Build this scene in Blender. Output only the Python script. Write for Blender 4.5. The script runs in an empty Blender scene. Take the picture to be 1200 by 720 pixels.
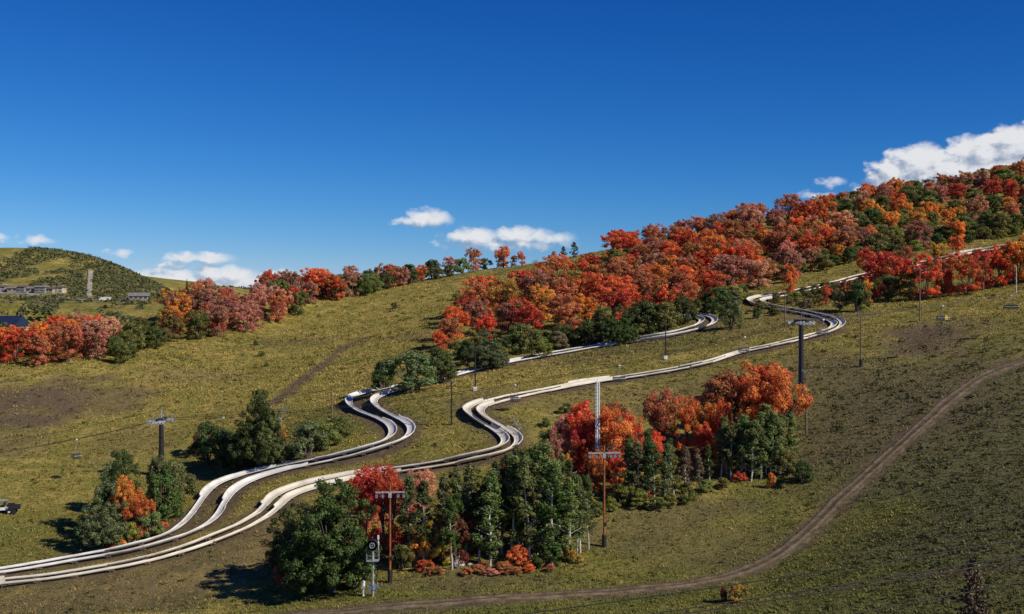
import bpy, math, random
import numpy as np
from mathutils import Vector, Matrix

# ------------------------------------------------------------------ camera, sky, sun, exposure
scene = bpy.context.scene
COL = scene.collection
CZ = 40.0                      # camera height above the scene's zero
F = 1449.0                     # focal length in pixels of a 1200 px wide frame
cam_d = bpy.data.cameras.new('camera')
cam = bpy.data.objects.new('camera', cam_d); COL.objects.link(cam)
cam.location = (0, 0, CZ); cam.rotation_euler = (math.radians(90), 0, 0)
cam_d.sensor_width = 36; cam_d.lens = 36 * F / 1200
cam_d.clip_start = 0.5; cam_d.clip_end = 30000
scene.camera = cam

SUN_EL = math.radians(37); SUN_AZ = math.radians(119)     # azimuth clockwise from +Y (view direction)
sdir = Vector((math.sin(SUN_AZ) * math.cos(SUN_EL), math.cos(SUN_AZ) * math.cos(SUN_EL), math.sin(SUN_EL)))
sun_d = bpy.data.lights.new('sun', 'SUN'); sun_d.energy = 5.0; sun_d.angle = math.radians(0.53)
sun_d.color = (1.0, 0.93, 0.82)
sun = bpy.data.objects.new('sun', sun_d); COL.objects.link(sun)
sun.rotation_euler = sdir.to_track_quat('Z', 'Y').to_euler(); sun.location = sdir * 500

vs = scene.view_settings
vs.view_transform = 'Standard'; vs.look = 'None'; vs.gamma = 1; vs.use_curve_mapping = False
vs.exposure = 0.0

world = bpy.data.worlds.new('World'); scene.world = world; world.use_nodes = True
wn = world.node_tree.nodes; wl = world.node_tree.links; wn.clear()

def wnode(t, **k):
    n = wn.new(t)
    for a, b in k.items(): setattr(n, a, b)
    return n
def wmath(op, a, b=None, c=None, clamp=False):
    n = wn.new('ShaderNodeMath'); n.operation = op; n.use_clamp = clamp
    for i, v in enumerate((a, b, c)):
        if v is None: continue
        if isinstance(v, (int, float)): n.inputs[i].default_value = v
        else: wl.new(v, n.inputs[i])
    return n.outputs[0]
def wrange(v, a, b, smooth=True):
    n = wn.new('ShaderNodeMapRange'); n.interpolation_type = 'SMOOTHSTEP' if smooth else 'LINEAR'
    wl.new(v, n.inputs['Value']); n.inputs['From Min'].default_value = a; n.inputs['From Max'].default_value = b
    return n.outputs[0]

sky = wnode('ShaderNodeTexSky', sky_type='NISHITA', sun_disc=False)
sky.sun_elevation = SUN_EL; sky.sun_rotation = SUN_AZ
sky.altitude = 2200; sky.air_density = 1.0; sky.dust_density = 0.15; sky.ozone_density = 3.0
SKY_STR = 0.085
# the same deep, polarised-looking response over the whole sky: a power curve per channel
ssep = wnode('ShaderNodeSeparateColor'); wl.new(sky.outputs[0], ssep.inputs[0]); hsv = wnode('ShaderNodeCombineColor')
for ch, (g_, k_) in enumerate(((2.45, 1.45), (1.5, .93), (1.05, 1.08))):
    v_ = wmath('MINIMUM', wmath('MULTIPLY', ssep.outputs[ch], 0.085), 1.6)
    wl.new(wmath('MULTIPLY', wmath('POWER', v_, g_), k_ / 0.085), hsv.inputs[ch])
# clouds: density over azimuth / elevation (in degrees) of the direction, fractal edges
tc = wnode('ShaderNodeTexCoord'); sep = wnode('ShaderNodeSeparateXYZ'); wl.new(tc.outputs['Generated'], sep.inputs[0])
az = wmath('MULTIPLY', wmath('ARCTAN2', sep.outputs[0], sep.outputs[1]), 57.2958)
el = wmath('MULTIPLY', wmath('ARCSINE', sep.outputs[2]), 57.2958)
def px2deg(px, py): return math.degrees(math.atan((px - 600) / F)), math.degrees(math.atan((360 - py) / F))
# (px, py, half-width px, half-height px, weight) of each cumulus puff
PUFFS = [(1044, 210, 26, 17, 1.05), (1075, 198, 32, 18, 1.1), (1108, 202, 36, 16, 1.1), (1146, 191, 34, 18, 1.15), (1186, 184, 36, 19, 1.2), (1240, 182, 50, 22, 1.2), (1072, 230, 60, 20, .95), (1150, 216, 90, 26, 1.1),
         (165, 328, 36, 9, .72), (205, 329, 50, 12, .76), (262, 324, 42, 11, .84), (322, 326, 32, 9, .78), (235, 305, 40, 7, .74), (270, 337, 130, 14, .70),
         (203, 313, 18, 5, .66), (37, 287, 26, 6, .66), (142, 299, 15, 6, .58), (0, 283, 10, 5, .56),
         (502, 256, 28, 11, .86), (482, 261, 24, 6, .66), (556, 279, 34, 11, .84), (612, 277, 40, 11, .82), (590, 287, 80, 8, .66), (652, 280, 26, 8, .62),
         (975, 219, 17, 7, .62), (957, 233, 26, 6, .58)]
def cloud_density(dz, da):
    a0 = wmath('ADD', az, da); e0 = wmath('ADD', el, dz)
    cw = wnode('ShaderNodeCombineXYZ'); wl.new(a0, cw.inputs[0]); wl.new(wmath('MULTIPLY', e0, 1.3), cw.inputs[1])
    wp = wnode('ShaderNodeTexNoise'); wl.new(cw.outputs[0], wp.inputs['Vector']); wp.inputs['Scale'].default_value = 1.5; wp.inputs['Detail'].default_value = 4
    wsp = wnode('ShaderNodeSeparateColor'); wl.new(wp.outputs['Color'], wsp.inputs[0])
    a = wmath('ADD', a0, wmath('MULTIPLY', wmath('SUBTRACT', wsp.outputs[0], .5), 1.1)); e = wmath('ADD', e0, wmath('MULTIPLY', wmath('SUBTRACT', wsp.outputs[1], .5), .55))
    ns = wnode('ShaderNodeTexNoise'); wl.new(cw.outputs[0], ns.inputs['Vector'])
    ns.inputs['Scale'].default_value = 1.5; ns.inputs['Detail'].default_value = 7; ns.inputs['Roughness'].default_value = .52
    nz = wmath('SUBTRACT', ns.outputs[0], 0.5)
    tot = None
    for (px, py, hw, hh, w) in PUFFS:
        ca, ce = px2deg(px, py); ra = math.degrees(hw / F); re = math.degrees(hh / F)
        qa = wmath('DIVIDE', wmath('SUBTRACT', a, ca), ra * 1.35); qe = wmath('DIVIDE', wmath('SUBTRACT', e, ce), re * 1.35)
        r2 = wmath('ADD', wmath('MULTIPLY', qa, qa), wmath('MULTIPLY', qe, qe))
        v = wmath('MULTIPLY', wmath('SUBTRACT', 1.0, r2, clamp=True), w)
        tot = v if tot is None else wmath('MAXIMUM', tot, v)
    # scattered fair-weather clouds low all round the horizon outside the view
    ns2 = wnode('ShaderNodeTexNoise'); wl.new(cw.outputs[0], ns2.inputs['Vector'])
    ns2.inputs['Scale'].default_value = 0.12; ns2.inputs['Detail'].default_value = 2
    far = wmath('MULTIPLY', wrange(wmath('ABSOLUTE', az), 27, 36), wrange(ns2.outputs[0], .5, .75))
    band = wmath('MULTIPLY', wrange(e, 0.2, 2.5), wmath('SUBTRACT', 1.0, wrange(e, 5, 14)))
    tot = wmath('MAXIMUM', tot, wmath('MULTIPLY', far, band))
    return wmath('ADD', tot, wmath('MULTIPLY', nz, wmath('MULTIPLY_ADD', wrange(tot, 0, .25), .95, .0)))
d0 = cloud_density(0.0, 0.0)
d1 = cloud_density(0.38, 0.34)           # towards the sun: what shades this point of the cloud
mask = wmath('MULTIPLY', wrange(d0, .18, .84), .97)
lit = wrange(wmath('SUBTRACT', d0, d1), -.38, .20)
cr = wnode('ShaderNodeMix', data_type='RGBA'); wl.new(lit, cr.inputs['Factor'])
cr.inputs['A'].default_value = (3.5, 4.3, 5.8, 1); cr.inputs['B'].default_value = (9.2, 9.3, 9.6, 1)
mx = wnode('ShaderNodeMix', data_type='RGBA')
wl.new(mask, mx.inputs['Factor']); wl.new(hsv.outputs[0], mx.inputs['A']); wl.new(cr.outputs['Result'], mx.inputs['B'])
bg = wnode('ShaderNodeBackground'); wl.new(mx.outputs['Result'], bg.inputs[0]); bg.inputs[1].default_value = SKY_STR
wo = wnode('ShaderNodeOutputWorld'); wl.new(bg.outputs[0], wo.inputs[0])

scene.cycles.max_bounces = 5; scene.cycles.diffuse_bounces = 2; scene.cycles.glossy_bounces = 2
scene.cycles.transmission_bounces = 4; scene.cycles.transparent_max_bounces = 6

# ------------------------------------------------------------------ helpers
rng = np.random.default_rng(7); R = random.Random(11)

def tag(o, label=None, cat=None, group=None, kind=None):
    if label: o['label'] = label
    if cat: o['category'] = cat
    if group: o['group'] = group
    if kind: o['kind'] = kind
    return o
def empty(name, loc, rz=0.0, label=None, cat=None, group=None):
    o = bpy.data.objects.new(name, None); COL.objects.link(o)
    o.location = loc; o.rotation_euler = (0, 0, rz); o.empty_display_size = .5
    return tag(o, label, cat, group)
def link(name, me, parent=None, loc=None):
    o = bpy.data.objects.new(name, me); COL.objects.link(o)
    if parent: o.parent = parent
    if loc is not None: o.location = loc
    return o

class MB:
    """collects shapes into one mesh"""
    def __init__(s): s.v = []; s.f = []
    def add(s, vs_, fs):
        n = len(s.v); s.v += [tuple(v) for v in vs_]; s.f += [tuple(i + n for i in f) for f in fs]; return s
    def box(s, c, d, rz=0.0, m=None):
        hx, hy, hz = d[0] / 2, d[1] / 2, d[2] / 2; cs, sn = math.cos(rz), math.sin(rz)
        pts = []
        for z in (-hz, hz):
            for x, y in ((-hx, -hy), (hx, -hy), (hx, hy), (-hx, hy)):
                p = Vector((x, y, z))
                if m is not None: p = m @ p
                pts.append((c[0] + p.x * cs - p.y * sn, c[1] + p.x * sn + p.y * cs, c[2] + p.z))
        return s.add(pts, [(0, 3, 2, 1), (4, 5, 6, 7), (0, 1, 5, 4), (1, 2, 6, 5), (2, 3, 7, 6), (3, 0, 4, 7)])
    def tube(s, pts, rad, n=8, cap=True):
        pts = [Vector(p) for p in pts]; rads = rad if isinstance(rad, (list, tuple)) else [rad] * len(pts)
        rings = []; nrm = None
        for i, p in enumerate(pts):
            t = (pts[min(i + 1, len(pts) - 1)] - pts[max(i - 1, 0)]).normalized()
            if nrm is None:
                nrm = t.cross(Vector((0, 0, 1)))
                if nrm.length < .05: nrm = t.cross(Vector((1, 0, 0)))
                nrm.normalize()
            else: nrm = (nrm - t * nrm.dot(t)).normalized()
            b = t.cross(nrm)
            rings.append([p + (nrm * math.cos(2 * math.pi * k / n) + b * math.sin(2 * math.pi * k / n)) * rads[i] for k in range(n)])
        vv = [q for r in rings for q in r]; ff = []
        for i in range(len(pts) - 1):
            for k in range(n):
                a = i * n + k; b2 = i * n + (k + 1) % n
                ff.append((a, b2, b2 + n, a + n))
        if cap: ff.append(tuple(range(n - 1, -1, -1))); ff.append(tuple(range((len(pts) - 1) * n, len(pts) * n)))
        return s.add(vv, ff)
    def cyl(s, a, b, r0, r1=None, n=10): return s.tube([a, b], [r0, r0 if r1 is None else r1], n)
    def ring(s, c, axis, r, t, n=14):
        axis = Vector(axis).normalized(); u = axis.orthogonal().normalized(); w = axis.cross(u); c = Vector(c)
        pts = [c + (u * math.cos(2 * math.pi * k / n) + w * math.sin(2 * math.pi * k / n)) * r for k in range(n + 1)]
        return s.tube(pts, t, 5, False)
    def mesh(s, name, mat, smooth=False):
        me = bpy.data.meshes.new(name); me.from_pydata(s.v, [], s.f); me.update()
        if mat: me.materials.append(mat)
        if smooth: me.polygons.foreach_set('use_smooth', [True] * len(me.polygons))
        return me
    def build(s, name, mat, parent=None, smooth=False, loc=None): return link(name, s.mesh(name, mat, smooth), parent, loc)

def np_mesh(name, V, Q, mat, k=4, attrs=None, smooth=False):
    """V (n,3), Q (m,k) faces as numpy; attrs {name: (n,4)} vertex colours"""
    me = bpy.data.meshes.new(name)
    me.vertices.add(len(V)); me.vertices.foreach_set('co', np.asarray(V, np.float32).ravel())
    m = len(Q); me.loops.add(m * k); me.loops.foreach_set('vertex_index', np.asarray(Q, np.int32).ravel())
    me.polygons.add(m); me.polygons.foreach_set('loop_start', np.arange(0, m * k, k, dtype=np.int32))
    if smooth: me.polygons.foreach_set('use_smooth', np.ones(m, dtype=bool))
    for a, c in (attrs or {}).items():
        at = me.attributes.new(a, 'FLOAT_COLOR', 'POINT'); at.data.foreach_set('color', np.asarray(c, np.float32).ravel())
    me.update(calc_edges=True)
    if mat: me.materials.append(mat)
    return me

# ------------------------------------------------------------------ materials
def material(name):
    m = bpy.data.materials.new(name); m.use_nodes = True; nt = m.node_tree
    return m, nt, nt.nodes['Principled BSDF']
def simple(name, col, rough=.6, metal=0.0, var=.25, scale=4.0, bump=0.0, dirt=None):
    m, nt, p = material(name); N, L = nt.nodes, nt.links
    t = N.new('ShaderNodeTexCoord'); n = N.new('ShaderNodeTexNoise'); L.new(t.outputs['Object'], n.inputs['Vector'])
    n.inputs['Scale'].default_value = scale; n.inputs['Detail'].default_value = 5; n.inputs['Roughness'].default_value = .65
    r = N.new('ShaderNodeValToRGB'); L.new(n.outputs[0], r.inputs[0])
    d = dirt if dirt else tuple(c * (1 - var * 1.6) for c in col)
    r.color_ramp.elements[0].position = .3; r.color_ramp.elements[0].color = (*d, 1)
    r.color_ramp.elements[1].position = .62; r.color_ramp.elements[1].color = (*[min(1, c * (1 + var * .3)) for c in col], 1)
    L.new(r.outputs[0], p.inputs['Base Color']); p.inputs['Roughness'].default_value = rough; p.inputs['Metallic'].default_value = metal
    if bump:
        b = N.new('ShaderNodeBump'); b.inputs['Strength'].default_value = bump; L.new(n.outputs[0], b.inputs['Height']); L.new(b.outputs[0], p.inputs['Normal'])
    return m

def leaf_material(name, alt, alt2, transl=.42):
    """leaf colour = object colour, with some clumps turning to alt / alt2 (amount = object alpha)"""
    m = bpy.data.materials.new(name); m.use_nodes = True; nt = m.node_tree; N, L = nt.nodes, nt.links; N.clear()
    oi = N.new('ShaderNodeObjectInfo'); at = N.new('ShaderNodeAttribute'); at.attribute_name = 'leaf'
    sp = N.new('ShaderNodeSeparateColor'); L.new(at.outputs['Color'], sp.inputs[0])
    def mth(op, a, b):
        n = N.new('ShaderNodeMath'); n.operation = op
        for i, v in enumerate((a, b)):
            if isinstance(v, (int, float)): n.inputs[i].default_value = v
            else: L.new(v, n.inputs[i])
        return n.outputs[0]
    # clump number shifted per tree so that copies of a crown turn in other places
    cl = mth('FRACT', mth('ADD', sp.outputs[0], oi.outputs['Random']), 0)
    lf = sp.outputs[1]
    thr = N.new('ShaderNodeMapRange'); L.new(mth('ADD', cl, mth('MULTIPLY', lf, .18)), thr.inputs['Value'])
    amt = mth('SUBTRACT', 1.0, oi.outputs['Alpha'])      # alpha 1 -> none turned
    L.new(amt, thr.inputs['From Max']); L.new(mth('SUBTRACT', amt, .12), thr.inputs['From Min'])
    thr.inputs['To Min'].default_value = 1; thr.inputs['To Max'].default_value = 0
    alt_m = N.new('ShaderNodeMix'); alt_m.data_type = 'RGBA'; L.new(lf, alt_m.inputs['Factor'])
    alt_m.inputs['A'].default_value = (*alt, 1); alt_m.inputs['B'].default_value = (*alt2, 1)
    mixc = N.new('ShaderNodeMix'); mixc.data_type = 'RGBA'; L.new(thr.outputs[0], mixc.inputs['Factor'])
    L.new(oi.outputs['Color'], mixc.inputs['A']); L.new(alt_m.outputs['Result'], mixc.inputs['B'])
    hs = N.new('ShaderNodeHueSaturation'); L.new(mixc.outputs['Result'], hs.inputs['Color'])
    hue = mth('ADD', mth('MULTIPLY', mth('SUBTRACT', mth('FRACT', mth('MULTIPLY', cl, 7.3), 0), .5), .03), mth('ADD', mth('MULTIPLY', mth('SUBTRACT', lf, .5), .025), .506))
    L.new(hue, hs.inputs['Hue'])
    val = mth('ADD', mth('MULTIPLY', lf, .6), mth('ADD', .85, mth('MULTIPLY', mth('FRACT', mth('MULTIPLY', cl, 3.7), 0), .45)))
    L.new(val, hs.inputs['Value'])
    hs.inputs['Saturation'].default_value = 1.0
    d = N.new('ShaderNodeBsdfDiffuse'); t = N.new('ShaderNodeBsdfTranslucent')
    L.new(hs.outputs[0], d.inputs[0]); L.new(hs.outputs[0], t.inputs[0])
    ms = N.new('ShaderNodeMixShader'); ms.inputs[0].default_value = transl; L.new(d.outputs[0], ms.inputs[1]); L.new(t.outputs[0], ms.inputs[2])
    gl = N.new('ShaderNodeBsdfGlossy'); gl.inputs['Roughness'].default_value = .45
    ms2 = N.new('ShaderNodeMixShader'); ms2.inputs[0].default_value = .012; L.new(ms.outputs[0], ms2.inputs[1]); L.new(gl.outputs[0], ms2.inputs[2])
    o = N.new('ShaderNodeOutputMaterial'); L.new(ms2.outputs[0], o.inputs[0])
    return m
M = {}
M['maple'] = leaf_material('maple_leaves', (.10, .11, .03), (.26, .17, .05))
M['green'] = leaf_material('green_leaves', (.13, .12, .025), (.09, .09, .025), .3)
M['aspen'] = leaf_material('aspen_leaves', (.13, .14, .03), (.22, .20, .04), .36)
M['needle'] = leaf_material('needles', (.08, .055, .035), (.05, .05, .03), .15)
M['bark'] = simple('grey_brown_bark', (.14, .105, .08), .9, var=.4, scale=6, bump=.3)
M['aspen_bark'] = simple('pale_aspen_bark', (.62, .60, .53), .8, var=.2, scale=3, dirt=(.16, .15, .13))
M['dead'] = simple('bleached_dead_wood', (.36, .33, .29), .9, var=.3)
M['steel_dark'] = simple('dark_painted_steel', (.018, .017, .020), .5, .0, .3)
M['steel'] = simple('galvanised_steel', (.42, .44, .46), .5, .3, .3)
M['steel_lt'] = simple('pale_grey_steel', (.60, .60, .62), .5, .1, .25)
M['wood_pole'] = simple('weathered_pole_wood', (.20, .145, .10), .85, var=.35, scale=3)
M['rust_pole'] = simple('rust_orange_pole', (.30, .085, .025), .7, var=.4, scale=2)
M['lamp_glass'] = simple('lamp_glass', (.35, .38, .42), .2, 0, .1)
M['black'] = simple('black_rubber', (.012, .012, .013), .6, 0, .2)
M['white'] = simple('white_paint', (.72, .72, .70), .55, 0, .15)
M['yellow'] = simple('yellow_vinyl', (.62, .42, .06), .5, 0, .15)
M['concrete'] = simple('concrete', (.40, .38, .34), .9, 0, .25)
M['blue_grey'] = simple('blue_grey_steel', (.16, .22, .30), .5, .2, .25)
M['cable'] = simple('dark_cable', (.05, .045, .04), .6, .3, .2)
M['rock'] = simple('pale_rock', (.48, .46, .43), .9, 0, .3, 2, .5)
M['lamp_body'] = simple('weathered_lamp_housing', (.14, .15, .16), .5, .2, .3)
M['glass'] = simple('window_glass', (.04, .05, .06), .15, 0, .2)

# the slide's fibreglass: off-white, streaked along the run, worn grey on the floor
def chute_material(name, lo, hi):
    m, nt, p = material(name); N, L = nt.nodes, nt.links
    at = N.new('ShaderNodeAttribute'); at.attribute_name = 'chute'
    sp = N.new('ShaderNodeSeparateColor'); L.new(at.outputs['Color'], sp.inputs[0])
    cb = N.new('ShaderNodeCombineXYZ'); L.new(sp.outputs[0], cb.inputs[0]); L.new(sp.outputs[1], cb.inputs[1])
    mp = N.new('ShaderNodeMapping'); L.new(cb.outputs[0], mp.inputs[0]); mp.inputs['Scale'].default_value = (1200, 9, 1)
    n1 = N.new('ShaderNodeTexNoise'); L.new(mp.outputs[0], n1.inputs['Vector']); n1.inputs['Scale'].default_value = .12; n1.inputs['Detail'].default_value = 6; n1.inputs['Roughness'].default_value = .7
    geo = N.new('ShaderNodeNewGeometry'); n2 = N.new('ShaderNodeTexNoise'); L.new(geo.outputs['Position'], n2.inputs['Vector']); n2.inputs['Scale'].default_value = .5; n2.inputs['Detail'].default_value = 6
    r1 = N.new('ShaderNodeValToRGB'); L.new(n2.outputs[0], r1.inputs[0]); r1.color_ramp.elements[0].position = .3; r1.color_ramp.elements[1].position = .62
    r1.color_ramp.elements[0].color = (*lo, 1); r1.color_ramp.elements[1].color = (*hi, 1)
    fl = N.new('ShaderNodeMath'); fl.operation = 'MULTIPLY'; L.new(sp.outputs[2], fl.inputs[0])   # worn floor
    rr = N.new('ShaderNodeMapRange'); L.new(n1.outputs[0], rr.inputs['Value']); rr.inputs['From Min'].default_value = .30; rr.inputs['From Max'].default_value = .66; rr.inputs['To Min'].default_value = .35
    L.new(rr.outputs[0], fl.inputs[1])
    mx_ = N.new('ShaderNodeMix'); mx_.data_type = 'RGBA'; L.new(fl.outputs[0], mx_.inputs['Factor']); L.new(r1.outputs[0], mx_.inputs['A']); mx_.inputs['B'].default_value = (.44, .42, .38, 1)
    L.new(mx_.outputs['Result'], p.inputs['Base Color']); p.inputs['Roughness'].default_value = .5
    return m
M['chute'] = chute_material('worn_white_fibreglass', (.48, .45, .38), (.76, .74, .69)); M['chute_cream'] = chute_material('worn_cream_fibreglass', (.48, .42, .30), (.74, .68, .54))

# ------------------------------------------------------------------ terrain height
def hash2(ix, iy, s):
    h = np.sin(ix * 127.1 + iy * 311.7 + s * 74.7) * 43758.5453
    return h - np.floor(h)
def vnoise(x, y, s):
    ix, iy = np.floor(x), np.floor(y); fx, fy = x - ix, y - iy
    fx = fx * fx * (3 - 2 * fx); fy = fy * fy * (3 - 2 * fy)
    a, b, c, d = hash2(ix, iy, s), hash2(ix + 1, iy, s), hash2(ix, iy + 1, s), hash2(ix + 1, iy + 1, s)
    return (a * (1 - fx) + b * fx) * (1 - fy) + (c * (1 - fx) + d * fx) * fy
def fbm(x, y, s, o=4):
    t = 0; amp = .5
    for i in range(o): t = t + amp * vnoise(x * 2 ** i, y * 2 ** i, s + i * 3.1); amp *= .5
    return t / (1 - .5 ** o)

# survey of the slope: a sight line (pixel of the 1200x720 frame) and the distance along it
SURVEY = [
 (0, 670, 150), (240, 600, 166), (0, 550, 192), (190, 555, 192), (0, 430, 255), (100, 432, 250), (200, 405, 285), (0, 490, 222), (300, 430, 265),
 (150, 650, 152), (330, 385, 325), (400, 470, 215), (430, 475, 200), (480, 510, 184), (340, 585, 164), (600, 524, 172), (545, 482, 186), (480, 550, 172),
 (640, 425, 228), (540, 420, 245), (500, 350, 355), (450, 400, 285), (450, 338, 385), (560, 318, 415), (640, 309, 430), (240, 352, 345), (330, 345, 370), (600, 360, 320),
 (458, 682, 130), (330, 690, 132), (708, 640, 142), (600, 660, 137), (600, 720, 118), (0, 720, 128), (300, 720, 122), (900, 720, 116), (1200, 720, 104),
 (600, 600, 151), (760, 590, 152), (860, 558, 160), (780, 510, 180), (700, 447, 207), (800, 430, 212), (870, 410, 217), (980, 383, 228), (945, 505, 173), (935, 465, 186),
 (1010, 430, 196), (940, 640, 137), (1060, 520, 162), (1180, 430, 184), (1200, 560, 140), (1100, 640, 122), (1000, 680, 120), (1200, 480, 163), (1200, 640, 115),
 (830, 382, 246), (700, 388, 262), (880, 355, 268), (1000, 325, 288), (1170, 290, 312), (1100, 375, 222), (1200, 350, 238), (1060, 345, 262),
 (720, 300, 385), (850, 268, 405), (950, 250, 425), (1040, 232, 440), (1200, 205, 440), (760, 340, 320), (900, 300, 345), (1050, 285, 340), (1200, 255, 370), (620, 345, 345)]
WORLD = [  # beyond the brow and off to the sides (x, y, z relative to the camera)
 (-190, 345, -26), (-150, 330, -20), (-115, 420, -14), (-90, 460, -12), (-50, 500, -2), (0, 510, 8), (60, 520, 20), (130, 530, 34), (200, 520, 44), (280, 470, 60), (300, 350, 45),
 (-260, 300, -34), (-260, 200, -34), (-200, 120, -38), (-260, 420, -50), (-150, 470, -40), (0, 600, -20), (150, 620, 5), (300, 600, 30), (-250, 560, -60),
 (0, 70, -31), (-80, 70, -35), (80, 60, -27), (0, 0, -36), (-150, 0, -42), (150, 0, -28), (0, -60, -40), (200, 100, -14), (200, 200, 18), (260, 150, 4), (150, 130, -12)]
PTS = np.array([((px - 600) / F * d, d, (360 - py) / F * d) for px, py, d in SURVEY] + WORLD, float)
def rbf_fit(P, c):
    n = len(P); D = np.sqrt(((P[:, None, :2] - P[None, :, :2]) ** 2).sum(-1) + c * c)
    A = np.zeros((n + 3, n + 3)); A[:n, :n] = D - np.eye(n) * 0.6; A[:n, n] = 1; A[:n, n + 1:] = P[:, :2]; A[n, :n] = 1; A[n + 1:, :n] = P[:, :2].T
    return np.linalg.solve(A, np.concatenate([P[:, 2], np.zeros(3)]))
W = rbf_fit(PTS, 12.0)
def rbf_eval(x, y, P, w, c):
    x = np.asarray(x, float); sh = x.shape; x = x.ravel(); y = np.asarray(y, float).ravel(); out = np.empty_like(x)
    n = len(P)
    for i in range(0, len(x), 20000):
        xs, ys = x[i:i + 20000], y[i:i + 20000]
        D = np.sqrt((xs[:, None] - P[None, :, 0]) ** 2 + (ys[:, None] - P[None, :, 1]) ** 2 + c * c)
        out[i:i + 20000] = D @ w[:n] + w[n] + w[n + 1] * xs + w[n + 2] * ys
    return out.reshape(sh)
def bumps(x, y):
    return (fbm(x / 22, y / 22, 3, 2) - .5) * 1.1 + (fbm(x / 6.5, y / 6.5, 9, 2) - .5) * .5
def height(x, y):
    x = np.asarray(x, float); y = np.asarray(y, float)
    return CZ + rbf_eval(x, y, PTS, W, 12.0) + bumps(x, y)
def hz(x, y): return float(height(np.array([x]), np.array([y]))[0])
DS = np.arange(60, 620, .5)
def P(px, py):
    """where the sight line through a pixel of the photograph meets the slope"""
    x = (px - 600) / F * DS; z = CZ + (360 - py) / F * DS
    g = height(x, DS); hit = np.nonzero(z <= g)[0]
    i = int(hit[0]) if len(hit) else int(np.argmin(z - g))
    if 0 < i < len(DS) and len(hit):
        a, b = z[i - 1] - g[i - 1], z[i] - g[i]; t = a / (a - b); d = DS[i - 1] + .5 * t
    else: d = DS[i]
    X = (px - 600) / F * d
    return Vector((X, d, hz(X, d)))
def to_px(p): return 600 + p[0] / p[1] * F, 360 - (p[2] - CZ) / p[1] * F

def polyline(pts, step=1.0, sigma=2.0):
    """pixels -> smooth even polyline on the slope (x, y)"""
    W_ = [P(*q) for q in pts]; xy = np.array([(p.x, p.y) for p in W_])
    out = []
    for i in range(len(xy) - 1):
        p0, p1, p2, p3 = xy[max(i - 1, 0)], xy[i], xy[i + 1], xy[min(i + 2, len(xy) - 1)]
        L_ = np.linalg.norm(p2 - p1); n = max(4, int(L_ / .4))
        # centripetal Catmull-Rom
        t0 = 0; t1 = t0 + max(1e-3, np.linalg.norm(p1 - p0)) ** .5 if i else .5; t2 = t1 + max(1e-3, L_) ** .5; t3 = t2 + max(1e-3, np.linalg.norm(p3 - p2)) ** .5
        if i == 0: p0 = p1 - (p2 - p1) * .3; t1 = t0 + np.linalg.norm(p1 - p0) ** .5; t2 = t1 + L_ ** .5; t3 = t2 + max(1e-3, np.linalg.norm(p3 - p2)) ** .5
        if i + 2 >= len(xy): p3 = p2 + (p2 - p1) * .3; t3 = t2 + np.linalg.norm(p3 - p2) ** .5
        for t in np.linspace(t1, t2, n, endpoint=False):
            A1 = (t1 - t) / (t1 - t0) * p0 + (t - t0) / (t1 - t0) * p1; A2 = (t2 - t) / (t2 - t1) * p1 + (t - t1) / (t2 - t1) * p2; A3 = (t3 - t) / (t3 - t2) * p2 + (t - t2) / (t3 - t2) * p3
            B1 = (t2 - t) / (t2 - t0) * A1 + (t - t0) / (t2 - t0) * A2; B2 = (t3 - t) / (t3 - t1) * A2 + (t - t1) / (t3 - t1) * A3
            out.append((t2 - t) / (t2 - t1) * B1 + (t - t1) / (t2 - t1) * B2)
    out.append(xy[-1]); out = np.array(out)
    def resample(q, st):
        s = np.concatenate([[0], np.cumsum(np.linalg.norm(np.diff(q, axis=0), axis=1))]); n = int(s[-1] / st)
        u = np.linspace(0, s[-1], n + 1); return np.stack([np.interp(u, s, q[:, 0]), np.interp(u, s, q[:, 1])], 1)
    out = resample(out, .5)
    k = int(sigma * 6); ker = np.exp(-.5 * (np.arange(-k, k + 1) * .5 / sigma) ** 2); ker /= ker.sum()
    pad = np.concatenate([out[0] + (out[0] - out[1]) * np.arange(k, 0, -1)[:, None], out, out[-1] + (out[-1] - out[-2]) * np.arange(1, k + 1)[:, None]])
    out = np.stack([np.convolve(pad[:, j], ker, 'valid') for j in (0, 1)], 1)
    return resample(out, step)

# ------------------------------------------------------------------ runs of the slide, roads (surveyed as sight lines)
up_st = [(500, 449), (530, 441.5), (580, 429), (620, 421), (660, 414), (700, 407), (740, 401), (775, 396.5)]
lo_st = [(680, 451), (720, 446), (760, 440), (800, 433), (830, 427), (850, 420), (870, 413), (900, 407.5), (930, 401), (955, 394.5)]
def off(l, d): return [(a, b + d) for a, b in l]
RUN = {}
RUN['A1'] = [(-40, 676), (0, 670), (50, 661.5), (100, 652.5), (150, 643.5), (175, 637), (200, 626.5), (213, 616), (225, 604), (236, 589), (246, 577), (264, 566), (292, 556), (325, 548.5), (350, 544), (375, 540), (405, 534), (430, 528), (446, 523),
             (457, 515), (460.5, 508), (457, 501), (446, 493.5), (428, 487), (413, 480), (409.5, 473), (416, 467), (435, 461), (462, 455)] + off(up_st, -1.4) + [(800, 388), (815, 383), (822, 378), (819, 374.5), (808, 372), (795, 373)]
RUN['A2'] = [(-40, 680), (0, 674.5), (50, 666.5), (100, 658), (150, 649.5), (175, 643), (200, 636), (225, 627), (248, 613), (264, 592), (275, 578), (297, 564.5), (330, 553.5), (355, 548.5), (380, 544), (410, 538), (440, 531), (462, 524),
             (476, 516), (482.5, 508), (480, 500.5), (470, 493.5), (455, 487.5), (443, 481), (438, 474), (442, 468), (456, 462.5), (476, 457)] + off(up_st, 1.4) + [(805, 391), (824, 386), (836, 380), (834, 374), (820, 370), (800, 370)]
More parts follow.
